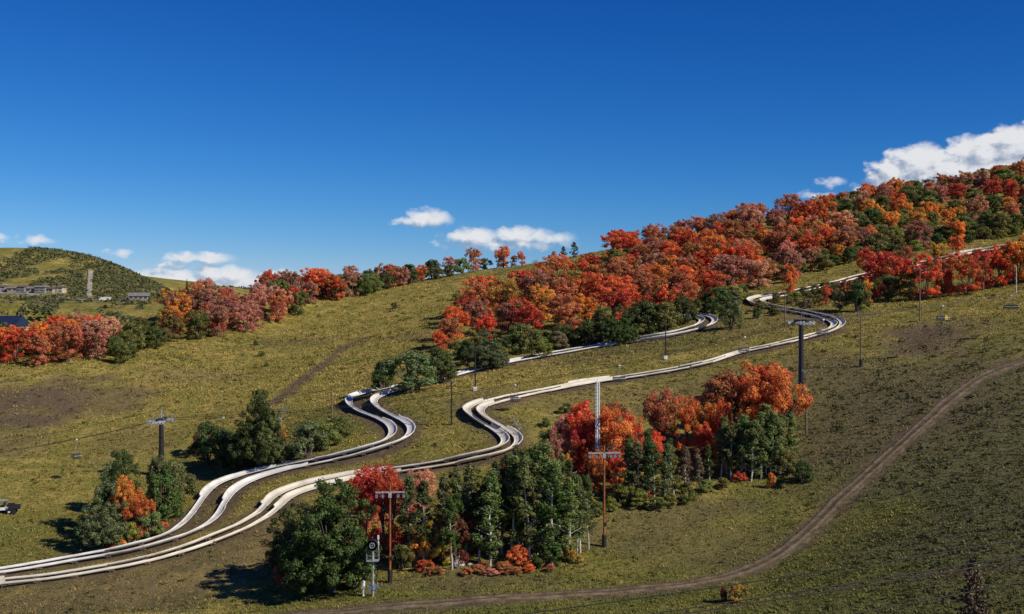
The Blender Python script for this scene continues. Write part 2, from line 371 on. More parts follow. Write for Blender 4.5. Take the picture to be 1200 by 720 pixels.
RUN['B1'] = [(-40, 688), (0, 683), (50, 677.5), (100, 670), (150, 661), (175, 655.5), (200, 648.5), (225, 640.5), (250, 630), (275, 619), (298, 606), (312, 594.5), (324, 583), (345, 573), (375, 565), (402, 559), (430, 555), (470, 550.5), (505, 545), (540, 538.5), (570, 533),
             (587, 527), (593.5, 520), (588, 512), (575, 503), (560, 495), (548, 488), (545, 481), (555, 475.5), (578, 469.5), (610, 463), (645, 457)] + off(lo_st, -1.4) + \
            [(972, 387), (977, 381.5), (968, 376), (950, 371), (930, 367), (905, 363), (886, 358.5), (878, 354), (887, 349.5), (905, 346.5), (940, 339.5), (975, 332), (1003, 324.5), (1030, 318.5), (1080, 308), (1130, 297), (1172, 289), (1205, 283), (1240, 277)]
RUN['B2'] = [(-40, 693), (0, 688.5), (50, 682.5), (100, 675), (150, 666.5), (175, 660.5), (200, 654.5), (225, 647.5), (250, 638.5), (275, 628.5), (298, 617), (314, 607), (330, 595), (341, 585), (358, 577), (385, 570), (410, 564), (440, 559), (480, 554), (520, 548), (555, 542), (585, 535),
             (602, 527.5), (608.5, 519.5), (603, 511), (590, 503), (575, 495.5), (564, 488.5), (562, 481.5), (574, 475.5), (600, 469.5), (640, 461)] + off(lo_st, 1.4) + \
            [(975, 390), (987, 381.5), (977, 373), (955, 368), (935, 364), (912, 361), (898, 358), (893, 354.5), (899, 351.5), (915, 348.5), (945, 342.5), (978, 335), (1006, 327.5), (1034, 321), (1084, 310.5), (1134, 299.5), (1176, 291.5), (1209, 285.5), (1244, 279)]
RUNXY = {k: polyline(v, 1.0, 1.6) for k, v in RUN.items()}
ROAD1 = polyline([(330, 724), (420, 716), (520, 708), (620, 700), (720, 694), (800, 687), (860, 675), (905, 657), (940, 630), (985, 585), (1030, 545), (1080, 500), (1120, 465), (1160, 438), (1200, 424), (1260, 412)], 1.0, 3.0)
ROAD2 = polyline([(1300, 640), (1240, 655), (1180, 666), (1100, 674), (1020, 684), (940, 697), (860, 711), (790, 724)], 1.0, 3.0)
ROAD3 = polyline([(318, 474), (336, 462), (352, 448), (368, 436), (384, 424), (398, 412), (412, 403), (430, 396)], 1.0, 2.0)

def dist_to(x, y, line):
    d = np.full(x.shape, 1e9)
    for i in range(0, len(line), 2): d = np.minimum(d, (x - line[i, 0]) ** 2 + (y - line[i, 1]) ** 2)
    return np.sqrt(d)
PATCH = [(15, 478, 15, 11, .9), (60, 470, 14, 10, .8), (110, 468, 12, 8, .6), (0, 520, 10, 6, .5), (1090, 392, 7, 7, .9), (1085, 400, 8, 6, .8), (1120, 380, 7, 5, .5), (560, 420, 6, 4, .4),
         (250, 545, 6, 3, .5), (120, 700, 16, 6, .55), (240, 660, 14, 7, .6), (40, 705, 16, 6, .5), (290, 640, 9, 7, .55), (540, 680, 10, 3, .5), (1050, 470, 14, 12, .45), (960, 440, 8, 10, .5), (700, 415, 22, 6, .35), (900, 380, 20, 10, .3)]
PATCH += [(1000, 475, 10, 9, .45), (980, 520, 8, 8, .4), (150, 690, 14, 6, .6), (60, 690, 12, 5, .55), (790, 600, 10, 3, .45), (740, 625, 9, 4, .4)]
PATCH += [(480, 395, 9, 5, .4), (560, 470, 6, 5, .35), (350, 400, 12, 5, .35), (230, 440, 12, 6, .35), (150, 520, 8, 6, .3), (850, 450, 12, 5, .4), (760, 470, 12, 6, .35), (640, 470, 7, 4, .3), (1120, 440, 12, 6, .4), (820, 640, 9, 5, .35)]
PATCHW = [(P(a, b), rx, ry, w) for a, b, rx, ry, w in PATCH]
LUSH = [(1000, 690, 50, 10, .9), (1190, 690, 30, 9, .7), (620, 690, 40, 6, .7), (780, 660, 16, 7, .5), (1110, 620, 40, 20, .75), (960, 560, 10, 14, .6), (1150, 560, 25, 14, .5), (60, 640, 16, 8, .6), (10, 640, 14, 10, .5),
        (850, 695, 30, 5, .8), (580, 500, 6, 6, .35), (380, 500, 12, 9, .4), (640, 400, 26, 7, .6), (760, 400, 20, 10, .5), (990, 480, 14, 14, .4), (1120, 330, 30, 12, .4)]
LUSHW = [(P(a, b), rx, ry, w) for a, b, rx, ry, w in LUSH]
def masks(x, y):
    n = fbm(x / 5, y / 5, 21, 3)
    dirt = np.zeros_like(x); lush = np.zeros_like(x)
    for p, rx, ry, w in PATCHW:
        q = ((x - p.x) / rx) ** 2 + ((y - p.y) / (ry * 1.6)) ** 2
        dirt = np.maximum(dirt, w * np.clip(1.3 - q + (n - .5) * 1.6, 0, 1))
    for p, rx, ry, w in LUSHW:
        q = ((x - p.x) / rx) ** 2 + ((y - p.y) / (ry * 1.6)) ** 2
        lush = np.maximum(lush, w * np.clip(1.3 - q + (n - .5) * 1.4, 0, 1))
    run = np.full_like(x, 1e9)
    for k in RUNXY: run = np.minimum(run, dist_to(x, y, RUNXY[k]))
    dirt = np.maximum(dirt, np.clip((2.6 - run) / 1.6 + (n - .5) * 1.6, 0, .95))
    for r, w in ((ROAD1, 1.7), (ROAD2, .5), (ROAD3, 1.3)):
        d = dist_to(x, y, r); dirt = np.maximum(dirt, np.clip((w + .8 - d) / 1.2 + (n - .5) * .9, 0, .9))
    return dirt, lush, run

# ground surface
def grid_axis(segs):
    out = []
    for a, b, s in segs: out += list(np.arange(a, b, s))
    return np.array(out + [segs[-1][1]])
gx = grid_axis([(-330, -200, 6), (-200, 200, 1.35), (200, 340, 6)]); gy = grid_axis([(-80, 96, 6), (96, 300, 1.35), (300, 470, 1.9), (470, 640, 6)])
X, Y = np.meshgrid(gx, gy); Z = height(X, Y)
ed = np.clip(np.minimum(np.minimum(X - gx[0], gx[-1] - X), np.minimum(Y - gy[0], gy[-1] - Y)) / 45.0, 0, 1)
Z = Z * ed ** .5 + (1 - ed ** .5) * (CZ - 95)
dirtM, lushM, runM = masks(X, Y)
V = np.stack([X.ravel(), Y.ravel(), Z.ravel()], 1); nx, ny = len(gx), len(gy)
ii = (np.arange(ny - 1)[:, None] * nx + np.arange(nx - 1)[None, :]).ravel()
Q = np.stack([ii, ii + 1, ii + nx + 1, ii + nx], 1)
def sage_shade_mask(x, y):   # sagebrush tint, plus painted dimness where the right slope faces off the sun
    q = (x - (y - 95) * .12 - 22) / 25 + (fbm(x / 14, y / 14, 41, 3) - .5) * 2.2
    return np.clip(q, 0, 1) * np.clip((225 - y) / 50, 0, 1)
attr = np.stack([dirtM.ravel(), lushM.ravel(), sage_shade_mask(X, Y).ravel() * .85, np.ones(X.size)], 1)

def ground_material(name, use_attr=True, far=False):
    m, nt, p = material(name); N, L = nt.nodes, nt.links
    geo = N.new('ShaderNodeNewGeometry')
    def noise(s, det=5, ro=.6, st=None):
        n = N.new('ShaderNodeTexNoise'); n.inputs['Scale'].default_value = s; n.inputs['Detail'].default_value = det; n.inputs['Roughness'].default_value = ro
        if st:
            mp = N.new('ShaderNodeMapping'); mp.inputs['Scale'].default_value = st; L.new(geo.outputs['Position'], mp.inputs[0]); L.new(mp.outputs[0], n.inputs['Vector'])
        else: L.new(geo.outputs['Position'], n.inputs['Vector'])
        return n.outputs[0]
    def ramp(v, cols):
        r = N.new('ShaderNodeValToRGB'); L.new(v, r.inputs[0]); e = r.color_ramp.elements
        while len(e) < len(cols): e.new(.5)
        for i, (q, c) in enumerate(cols): e[i].position = q; e[i].color = (*c, 1)
        return r.outputs[0]
    def mix(f, a, b):
        n = N.new('ShaderNodeMix'); n.data_type = 'RGBA'
        for s_, v in (('Factor', f), ('A', a), ('B', b)):
            if isinstance(v, (int, float)): n.inputs[s_].default_value = v
            elif isinstance(v, tuple): n.inputs[s_].default_value = (*v, 1)
            else: L.new(v, n.inputs[s_])
        return n.outputs['Result']
    big = noise(.035 if not far else .012, 4); mid = noise(.28 if not far else .05, 6, .65); fine = noise(1.6 if not far else .3, 6, .7)
    straw = ramp(fine, [(.3, (.22, .165, .045)), (.5, (.345, .26, .070)), (.68, (.46, .36, .115))])
    olive = ramp(fine, [(.3, (.105, .095, .022)), (.52, (.19, .168, .038)), (.7, (.28, .24, .062))])
    c = mix(ramp(mid, [(.40, (0, 0, 0)), (.56, (1, 1, 1))]), straw, olive)
    c = mix(ramp(big, [(.4, (0, 0, 0)), (.6, (.55, .55, .55))]), c, olive)
    if use_attr:
        at = N.new('ShaderNodeAttribute'); at.attribute_name = 'cover'; sp = N.new('ShaderNodeSeparateColor'); L.new(at.outputs['Color'], sp.inputs[0])
        green = ramp(fine, [(.3, (.06, .066, .018)), (.52, (.11, .115, .028)), (.7, (.16, .155, .042))])
        sage_shade_col = ramp(fine, [(.3, (.06, .056, .027)), (.52, (.11, .10, .045)), (.7, (.165, .148, .068))])  # sagebrush tone, darkened to paint in the weak sunlight on that slope
        c = mix(sp.outputs[1], c, green); c = mix(sp.outputs[2], c, sage_shade_col)
        soil = ramp(noise(2.4, 6, .75), [(.3, (.055, .038, .026)), (.52, (.115, .080, .054)), (.72, (.19, .14, .098))])
        c = mix(sp.outputs[0], c, soil)
    L.new(c, p.inputs['Base Color']); p.inputs['Roughness'].default_value = .95; p.inputs['Specular IOR Level'].default_value = .1
    b = N.new('ShaderNodeBump'); b.inputs['Strength'].default_value = .9; b.inputs['Distance'].default_value = .35 if not far else 2.0
    hb = N.new('ShaderNodeMath'); hb.operation = 'ADD'; L.new(fine, hb.inputs[0]); L.new(mid, hb.inputs[1])
    L.new(hb.outputs[0], b.inputs['Height']); L.new(b.outputs[0], p.inputs['Normal'])
    return m
M['ground'] = ground_material('dry_mountain_grassland')
M['far_ground'] = ground_material('far_dry_grassland', False, True)
def road_material():
    m, nt, p = material('packed_dirt'); N, L = nt.nodes, nt.links; geo = N.new('ShaderNodeNewGeometry'); at = N.new('ShaderNodeAttribute'); at.attribute_name = 'rut'
    n = N.new('ShaderNodeTexNoise'); L.new(geo.outputs['Position'], n.inputs['Vector']); n.inputs['Scale'].default_value = .8; n.inputs['Detail'].default_value = 9; n.inputs['Roughness'].default_value = .75
    def ramp(cols):
        r = N.new('ShaderNodeValToRGB'); L.new(n.outputs[0], r.inputs[0]); e = r.color_ramp.elements; e.new(.5)
        for i, (q, c) in enumerate(cols): e[i].position = q; e[i].color = (*c, 1)
        return r.outputs[0]
    a = ramp([(.3, (.038, .034, .014)), (.5, (.080, .068, .027)), (.7, (.15, .125, .048))]); b = ramp([(.3, (.070, .048, .030)), (.5, (.155, .112, .074)), (.7, (.26, .20, .14))])
    sp = N.new('ShaderNodeSeparateColor'); L.new(at.outputs['Color'], sp.inputs[0])
    ad = N.new('ShaderNodeMath'); ad.operation = 'MULTIPLY_ADD'; L.new(n.outputs[0], ad.inputs[0]); ad.inputs[1].default_value = 1.1; L.new(sp.outputs[0], ad.inputs[2])
    mr = N.new('ShaderNodeMapRange'); L.new(ad.outputs[0], mr.inputs['Value']); mr.inputs['From Min'].default_value = .75; mr.inputs['From Max'].default_value = 1.3
    mx_ = N.new('ShaderNodeMix'); mx_.data_type = 'RGBA'; L.new(mr.outputs[0], mx_.inputs['Factor']); L.new(a, mx_.inputs['A']); L.new(b, mx_.inputs['B'])
    L.new(mx_.outputs['Result'], p.inputs['Base Color']); p.inputs['Roughness'].default_value = .95; p.inputs['Specular IOR Level'].default_value = .1
    bp = N.new('ShaderNodeBump'); bp.inputs['Strength'].default_value = .8; bp.inputs['Distance'].default_value = .2; L.new(n.outputs[0], bp.inputs['Height']); L.new(bp.outputs[0], p.inputs['Normal'])
    return m
M['soil'] = road_material()
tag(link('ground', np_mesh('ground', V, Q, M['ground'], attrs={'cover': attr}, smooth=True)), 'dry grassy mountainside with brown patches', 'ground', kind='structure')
# valley floor out to the horizon
vv = [(-14000, -14000, CZ - 90), (14000, -14000, CZ - 90), (14000, 14000, CZ - 90), (-14000, 14000, CZ - 90)]
tag(MB().add(vv, [(0, 1, 2, 3)]).build('valley_ground', M['far_ground']), 'wide valley floor reaching to the horizon', 'ground', kind='structure')

# far hill on the left
FS = [(-150, 296, 1050), (0, 291, 1000), (45, 293, 985), (80, 296, 980), (110, 303, 975), (150, 318, 960), (180, 336, 950), (205, 348, 940), (230, 352, 900), (0, 320, 900), (90, 325, 880), (0, 345, 800), (70, 343, 800), (100, 345, 790), (160, 352, 770), (-150, 345, 800),
      (0, 372, 600), (80, 368, 620), (150, 362, 640), (0, 390, 520), (100, 385, 530), (-150, 390, 520), (200, 362, 650), (240, 340, 700), (270, 337, 700), (300, 345, 700), (330, 365, 700), (400, 380, 750)]
FP = np.array([((a - 600) / F * d, d, (360 - b) / F * d) for a, b, d in FS] + [(-300, 1300, 20), (-500, 1300, 40), (-900, 1100, 60), (-900, 700, -10), (-700, 1500, 10), (-200, 1100, -50), (-50, 900, -70), (50, 700, -80), (-100, 560, -60), (-250, 470, -70), (-450, 440, -75), (-900, 450, -60), (-300, 1700, -60)], float)
FW = rbf_fit(FP, 30.0)
def fheight(x, y): return CZ + rbf_eval(x, y, FP, FW, 30.0) + (fbm(np.asarray(x, float) / 60, np.asarray(y, float) / 60, 5, 3) - .5) * 5
fx = np.arange(-1000, 140, 8.0); fy = np.arange(430, 1700, 8.0); FX, FY = np.meshgrid(fx, fy); FZ = fheight(FX, FY)
fe = np.clip(np.minimum(np.minimum(FX - fx[0], fx[-1] - FX), np.minimum(FY - fy[0], fy[-1] - FY)) / 120., 0, 1)
FZ = FZ * fe ** .6 + (1 - fe ** .6) * (CZ - 100)
n2 = len(fx); ii = (np.arange(len(fy) - 1)[:, None] * n2 + np.arange(n2 - 1)[None, :]).ravel()
tag(link('far_hill', np_mesh('far_hill', np.stack([FX.ravel(), FY.ravel(), FZ.ravel()], 1), np.stack([ii, ii + 1, ii + n2 + 1, ii + n2], 1), M['far_ground'], smooth=True)), 'rounded scrub-covered hill across the valley', 'hill', kind='structure')
FD = np.arange(440, 1300, 1.0)
def PF(px, py):
    x = (px - 600) / F * FD; z = CZ + (360 - py) / F * FD; g = fheight(x, FD); hit = np.nonzero(z <= g)[0]
    i = int(hit[0]) if len(hit) else int(np.argmin(z - g)); return Vector((float(x[i]), float(FD[i]), float(g[i])))

# dirt roads: crowned strips with two wheel ruts, edges running into the ground
def road(name, line, half, label, rut=.10):
    prof = [(-1.25, -.14), (-1.0, .03), (-.72, .05), (-.5, .05 - rut), (-.3, .06), (0, .10), (.3, .06), (.5, .05 - rut), (.72, .05), (1.0, .03), (1.25, -.14)]
    t = np.gradient(line, axis=0); t /= np.linalg.norm(t, axis=1)[:, None]; nrm = np.stack([-t[:, 1], t[:, 0]], 1); k = len(prof); vs_ = []
    s = np.arange(len(line)); jit = 1 + .45 * (vnoise(s / 7., s * 0. + 3, 31) - .5)
    for o_, dz in prof:
        q = line + nrm * (o_ * half * jit)[:, None]
        vs_.append(np.stack([q[:, 0], q[:, 1], height(q[:, 0], q[:, 1]) + dz + .05 + .05 * (vnoise(q[:, 0] / 1.3, q[:, 1] / 1.3, 8) - .5) * (abs(o_) < 1.1)], 1))
    ra_ = np.tile(np.array([[1.0 if abs(abs(o_) - .5) < .25 else (0.0 if abs(o_) < .2 else .2), 0, 0, 1] for o_, dz in prof]), (len(line), 1))
    V_ = np.stack(vs_, 1).reshape(-1, 3); i0 = (np.arange(len(line) - 1)[:, None] * k + np.arange(k - 1)[None, :]).ravel()
    return tag(link(name, np_mesh(name, V_, np.stack([i0, i0 + k, i0 + k + 1, i0 + 1], 1), M['soil'], attrs={'rut': ra_}, smooth=True)), label, 'road', kind='structure')
road('dirt_road', ROAD1, 1.08, 'rutted brown dirt road curving down the slope')

# ------------------------------------------------------------------ alpine slide runs
def build_run(key, label):
    xy = RUNXY[key]; n = len(xy)
    z = height(xy[:, 0], xy[:, 1]); k = 6; zz = np.convolve(np.pad(z, k, mode='edge'), np.ones(2 * k + 1) / (2 * k + 1), 'valid'); z = np.maximum(zz, z - .1) + .24
    t = np.gradient(xy, axis=0); t /= np.linalg.norm(t, axis=1)[:, None]
    kap = np.gradient(np.unwrap(np.arctan2(t[:, 1], t[:, 0]))); kap = np.convolve(np.pad(kap, 4, mode='edge'), np.ones(9) / 9, 'valid'); kap = np.convolve(np.pad(kap, 3, mode='edge'), np.ones(7) / 7, 'valid')
    tz = np.gradient(z)
    nr = np.stack([-t[:, 1], t[:, 0]], 1)           # to the left of travel
    bank = np.clip((np.abs(kap) - .028) / .05, 0, 1); on = bank > .12; bank = np.where(on, .45 + .55 * bank, 0)   # banked sections begin with a step
    root = empty('slide_run', (xy[0, 0], xy[0, 1], z[0] - .24), 0, label, 'slide', 'runs of the alpine slide')
    base = np.array([xy[0, 0], xy[0, 1], z[0] - .24])
    SEG = 4; post = POST
    for a in range(0, n - 1, SEG):
        b = min(a + SEG, n - 1); rows = []; cols = []
        bk = bank[a:b + 1]; bm = float(np.median(bk)); sg = 1.0 if np.median(kap[a:b + 1]) > 0 else -1.0   # sg>0 turns left: bank on the right
        lipz = R.uniform(-.012, .012); bulge = R.uniform(.97, 1.03)
        for j, i in enumerate(range(a, b + 1)):
            # profile from the low side to the high side, (across, up)
            bb = bank[i] if abs(bank[i] - bm) < .5 else bm
            hi_w, hi_h = .26 + .62 * bb, .30 + .52 * bb; lo_w, lo_h = .24 + .06 * bb, .30 - .08 * bb
            pr = [(-.34 - lo_w, lo_h), (-.34 - lo_w * .75, lo_h * .55), (-.34 - lo_w * .3, lo_h * .15), (-.26, .0), (.26, .0), (.34 + hi_w * .35, hi_h * .18), (.34 + hi_w * .75, hi_h * .58), (.34 + hi_w, hi_h)]
            pr = [(o_ * .62, u * .66) for o_, u in pr]
            out = [(o_ * 1.0 + (.05 if o_ > 0 else -.05), u - .06) for o_, u in pr]
            out[0] = (pr[0][0] - .07, pr[0][1] - .05); out[-1] = (pr[-1][0] + .07, pr[-1][1] - .05)
            ringp = pr + out[::-1]
            row = []
            for q, (o_, u) in enumerate(ringp):
                o_ = o_ * bulge
                s_ = -sg * o_                # high side is opposite to the turn
                row.append((xy[i, 0] + nr[i, 0] * s_ - base[0], xy[i, 1] + nr[i, 1] * s_ - base[1], z[i] + u + lipz - base[2] + .02 * (j / max(1, b - a))))
                cols.append((i / 1000., q / 16., 1.0 if q in (3, 4) else (.55 if q in (2, 5) else (.15 if q in (1, 6) else 0.)), 1))
            rows.append(row)
        m_ = len(rows[0]); V_ = np.array(rows).reshape(-1, 3); ff = []
        for j in range(len(rows) - 1):
            for q in range(m_):
                ff.append((j * m_ + q, j * m_ + (q + 1) % m_, (j + 1) * m_ + (q + 1) % m_, (j + 1) * m_ + q))
        if sg > 0: ff = [f for f in ff]
        me = np_mesh('section', V_, np.array(ff), M['chute' if key[0] == 'A' else 'chute_cream'], attrs={'chute': cols}, smooth=False); me.update()
        sec = link('section', me, root)
        p = link('post', post, sec, (xy[a, 0] - base[0], xy[a, 1] - base[1], z[a] - base[2] - .02))
    return root
POST = MB().box((0, 0, -.45), (.10, .10, .86)).box((0, 0, -.085), (.86, .86, .05)).box((.42, 0, -.25), (.07, .07, .5)).box((-.42, 0, -.25), (.07, .07, .5)).box((0, .42, -.25), (.07, .07, .5)).box((0, -.42, -.25), (.07, .07, .5)).mesh('post', M['wood_pole'])
build_run('A1', 'white slide run of the upper pair, on the uphill side of its twin')
build_run('A2', 'white slide run of the upper pair, on the downhill side of its twin')
build_run('B1', 'cream slide run of the lower pair, on the uphill side of its twin')
build_run('B2', 'cream slide run of the lower pair, lowest of all four on the meadow')

# ------------------------------------------------------------------ trees
def leaves_mesh(name, clumps, per, size, mat, seed, flat=.0, upb=.25, shell=.55):
    r = np.random.default_rng(seed); Vs = []; C = []
    n_all = 0
    for (c, rad, sq) in clumps:
        n = max(6, int(per * r.uniform(.75, 1.25))); d = r.normal(size=(n, 3)); d /= np.linalg.norm(d, axis=1)[:, None]
        rr = rad * (shell + (1 - shell) * r.random(n)) * r.uniform(.75, 1.12, n)
        pos = np.array(c) + d * rr[:, None] * np.array([1, 1, sq])
        nn = d * .9 + r.normal(size=(n, 3)) * .42 + np.array([0, 0, upb]); nn /= np.linalg.norm(nn, axis=1)[:, None]
        a = np.cross(nn, r.normal(size=(n, 3))); a /= np.linalg.norm(a, axis=1)[:, None]; b = np.cross(nn, a)
        s = size * r.uniform(.6, 1.35, n)[:, None]; a = a * s; b = b * s * r.uniform(.55, 1.0, n)[:, None]
        k = nn * s * .25
        Vs.append(np.stack([pos - a * .5 - b * .25 , pos + b * .55 * 1 - a * .1 + k, pos + a * .6 + b * .1, pos - b * .55 + a * .15 + k], 1).reshape(-1, 3))
        cl = r.random(); C.append(np.stack([np.full(n * 4, cl), np.repeat(r.random(n), 4), np.zeros(n * 4), np.ones(n * 4)], 1)); n_all += n
    V_ = np.concatenate(Vs); C = np.concatenate(C); Q_ = np.arange(n_all * 4).reshape(-1, 4)
    return np_mesh(name, V_, Q_, mat, attrs={'leaf': C})

def maple_variant(i, near):
    r = random.Random(100 + i * 7 + near); H = 8.0; cl = []; mb = MB()
    stems = r.randint(3, 5); asp = r.uniform(.68, 1.12)
    nl = 74 if near else 60
    lobes = [(r.uniform(-1, 1) * 1.5, r.uniform(-1, 1) * 1.5, r.uniform(.5, .74) * H, r.uniform(1.7, 2.6)) for _ in range(stems + 2)]
    for k in range(nl):
        lx, ly, lz, lr = lobes[k % len(lobes)]
        th = r.uniform(0, 2 * math.pi); ph = math.acos(r.uniform(-.75, 1)); q = lr * r.uniform(.65, 1.05)
        c = [(lx + q * math.sin(ph) * math.cos(th)) * asp, (ly + q * math.sin(ph) * math.sin(th)) * asp, lz + q * math.cos(ph) * 1.05]
        c[2] = min(max(c[2], 1.0), H * .97)
        cl.append((c, r.uniform(.38, .86), r.uniform(.7, 1.0)))
    for k in range(16):      # skirt of low shoots
        th = r.uniform(0, 6.28); q = r.uniform(1.0, 2.6) * asp; cl.append(([q * math.cos(th), q * math.sin(th), r.uniform(.7, 2.4)], r.uniform(.5, .9), .8))
    for k in range(stems):
        lx, ly, lz, lr = lobes[k]; b0 = (r.uniform(-.25, .25), r.uniform(-.25, .25), -.4)
        mb.tube([b0, (b0[0] + lx * .3, b0[1] + ly * .3, lz * .35), (lx * .8 * asp, ly * .8 * asp, lz * .8), (lx * asp, ly * asp, lz + lr * .6)], [.17, .13, .08, .03], 5)
        for w in range(3):
            th = r.uniform(0, 6.28); mb.tube([(lx * .6 * asp, ly * .6 * asp, lz * .62), (lx * asp + lr * .7 * math.cos(th), ly * asp + lr * .7 * math.sin(th), lz + r.uniform(-.3, 1) * lr * .6)], [.07, .02], 4)
    return leaves_mesh('maple_crown', cl, 140 if near else 105, .17 if near else .205, M['maple'], 500 + i + 50 * near), mb.mesh('maple_trunk', M['bark'])
def oak_variant(i, near):     # rounded dense gambel-oak shrub / tree reaching the ground
    r = random.Random(300 + i); H = 5.0; cl = []; mb = MB()
    for k in range(46):
        th = r.uniform(0, 6.28); zf = r.uniform(.06, 1) ** .8; w = 2.35 * math.sqrt(max(.05, 1 - (max(zf - .30, 0) / .72) ** 2)) * r.uniform(.55, 1.0) * (.85 + .3 * math.sin(th * 2 + i))
        cl.append(([w * math.cos(th), w * math.sin(th), zf * H * .92], r.uniform(.4, .8), .85))
    for k in range(6):
        th = r.uniform(0, 6.28); mb.tube([(.15 * math.cos(th), .15 * math.sin(th), -.3), (.7 * math.cos(th), .7 * math.sin(th), 1.9), (1.4 * math.cos(th + .3), 1.4 * math.sin(th + .3), 3.8)], [.11, .08, .03], 5)
    return leaves_mesh('oak_crown', cl, 170 if near else 120, .17 if near else .19, M['green'], 700 + i + 50 * near), mb.mesh('oak_trunk', M['bark'])
def big_oak_variant(i):     # full-grown round oak, foliage to the ground
    r = random.Random(350 + i); H = 11.0; cl = []; mb = MB()
    lob = [(r.uniform(-2.6, 2.6), r.uniform(-2.6, 2.6), r.uniform(2.2, 8.2), r.uniform(1.8, 3.0)) for _ in range(11)] + [(0, 0, 8.6, 2.2), (0, 0, 4.5, 3.6), (2.2, -2.2, 2.4, 2.2), (-2.2, -2.2, 2.4, 2.2), (0, -3, 2.2, 2.0), (-3, 0, 2.4, 2.2), (3, 0, 2.4, 2.2), (0, 3, 2.4, 2.2)]
    for k in range(300):
        lx, ly, lz, lr = lob[k % len(lob)]; th = r.uniform(0, 6.28); ph = math.acos(r.uniform(-.8, 1)); q = lr * r.uniform(.55, 1.05)
        cl.append(([lx + q * math.sin(ph) * math.cos(th), ly + q * math.sin(ph) * math.sin(th), min(max(lz + q * math.cos(ph), .6), H * .965)], r.uniform(.42, .85), .8))
    for k in range(5):
        lx, ly, lz, lr = lob[k]; mb.tube([(.2 * lx * .2, .2 * ly * .2, -.4), (lx * .35, ly * .35, lz * .4), (lx, ly, lz)], [.22, .16, .05], 6)
        for w in range(3):
            th = r.uniform(0, 6.28); mb.tube([(lx * .6, ly * .6, lz * .65), (lx + lr * .6 * math.cos(th), ly + lr * .6 * math.sin(th), lz + .5 * lr)], [.07, .02], 4)
    return leaves_mesh('oak_crown', cl, 120, .20, M['green'], 760 + i), mb.mesh('oak_trunk', M['bark'])
def aspen_variant(i):
    r = random.Random(400 + i); H = 11.0; cl = []; mb = MB()
    lean = (r.uniform(-.6, .6), r.uniform(-.6, .6)); low = r.uniform(.06, .24); fat = r.uniform(.58, .85); sk = r.uniform(.22, .42)
    for k in range(74):
        zf = low + (1 - low) * r.random() ** .9 * .985
        prof = min(1, (zf - low) / .22 + .25) * max(.06, 1 - max(0, (zf - sk) / (1.03 - sk)) ** 2.3)
        w = 1.5 * fat * prof * r.uniform(.2, 1.12); th = r.uniform(0, 6.28)
        cl.append(([lean[0] * zf + w * math.cos(th), lean[1] * zf + w * math.sin(th), zf * H], r.uniform(.22, .50), r.uniform(.9, 1.5)))
    pts = [(0, 0, -.4)] + [(lean[0] * f + r.uniform(-.10, .10), lean[1] * f + r.uniform(-.10, .10), H * f) for f in (.15, .3, .5, .7, .88)]
    mb.tube(pts, [.11, .10, .09, .075, .05, .025], 6)
    for k in range(11):
        f = r.uniform(.10, .8); th = r.uniform(0, 6.28); q = r.uniform(.6, 1.3); z0 = H * f
        mb.tube([(lean[0] * f, lean[1] * f, z0), (lean[0] * f + q * math.cos(th), lean[1] * f + q * math.sin(th), z0 + r.uniform(.4, 1.2))], [.04, .014], 4)
    return leaves_mesh('aspen_crown', cl, 72, .16, M['aspen'], 900 + i, upb=.1), mb.mesh('aspen_trunk', M['aspen_bark'])
def spruce_variant():
    r = random.Random(55); H = 12.0; cl = []; mb = MB(); mb.tube([(0, 0, -.4), (.05, 0, 6), (0, 0, H)], [.2, .12, .02], 7)
    z = 1.0
    while z < H - .1:
        L_ = 2.6 * (1 - z / H) ** .8 + .12; n = max(3, int(4 + 6 * (1 - z / H))); ph = r.uniform(0, 6)
        for k in range(n):
            th = ph + k * 2 * math.pi / n + r.uniform(-.25, .25); l = L_ * r.uniform(.65, 1.15); e = (l * math.cos(th), l * math.sin(th), z + .25 * l * r.uniform(-.3, .8))
            mb.tube([(0, 0, z), e], [.035, .012], 4)
            m_ = max(2, int(l / .28))
            for q in range(1, m_ + 1):
                f = q / m_; cl.append(([e[0] * f, e[1] * f, z + (e[2] - z) * f + .05], .16 + .10 * (1 - f), .8))
        z += r.uniform(.30, .42)
    return leaves_mesh('spruce_crown', cl, 34, .13, M['needle'], 77, upb=.5, shell=.2), mb.mesh('spruce_trunk', M['bark'])
MAPLE_N = [maple_variant(i, 1) for i in range(5)]; MAPLE_F = [maple_variant(i, 0) for i in range(9)]
OAK_N = [oak_variant(i, 1) for i in range(4)]; OAK_F = [oak_variant(i, 0) for i in range(4)]
ASPEN = [aspen_variant(i) for i in range(8)]; OAK_B = [big_oak_variant(i) for i in range(3)]
SPRUCE = spruce_variant()
COLS = {  # leaf base colours (object colour; alpha = share of leaves that kept the colour)
 'scarlet': (.57, .090, .048), 'crimson': (.48, .066, .046), 'red-orange': (.59, .145, .052), 'orange': (.61, .235, .055), 'amber': (.50, .28, .06), 'rust': (.44, .150, .075),
 'dusty pink': (.50, .225, .155), 'mauve': (.37, .155, .12), 'maroon': (.17, .040, .032), 'yellow': (.58, .42, .07),
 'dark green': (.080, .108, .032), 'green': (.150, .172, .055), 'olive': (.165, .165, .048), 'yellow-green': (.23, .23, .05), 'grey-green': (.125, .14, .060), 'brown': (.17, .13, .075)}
BASEH = {'maple_tree': 8.0, 'oak_shrub': 5.0, 'aspen_tree': 11.0, 'spruce_tree': 12.0}
CNT = {}
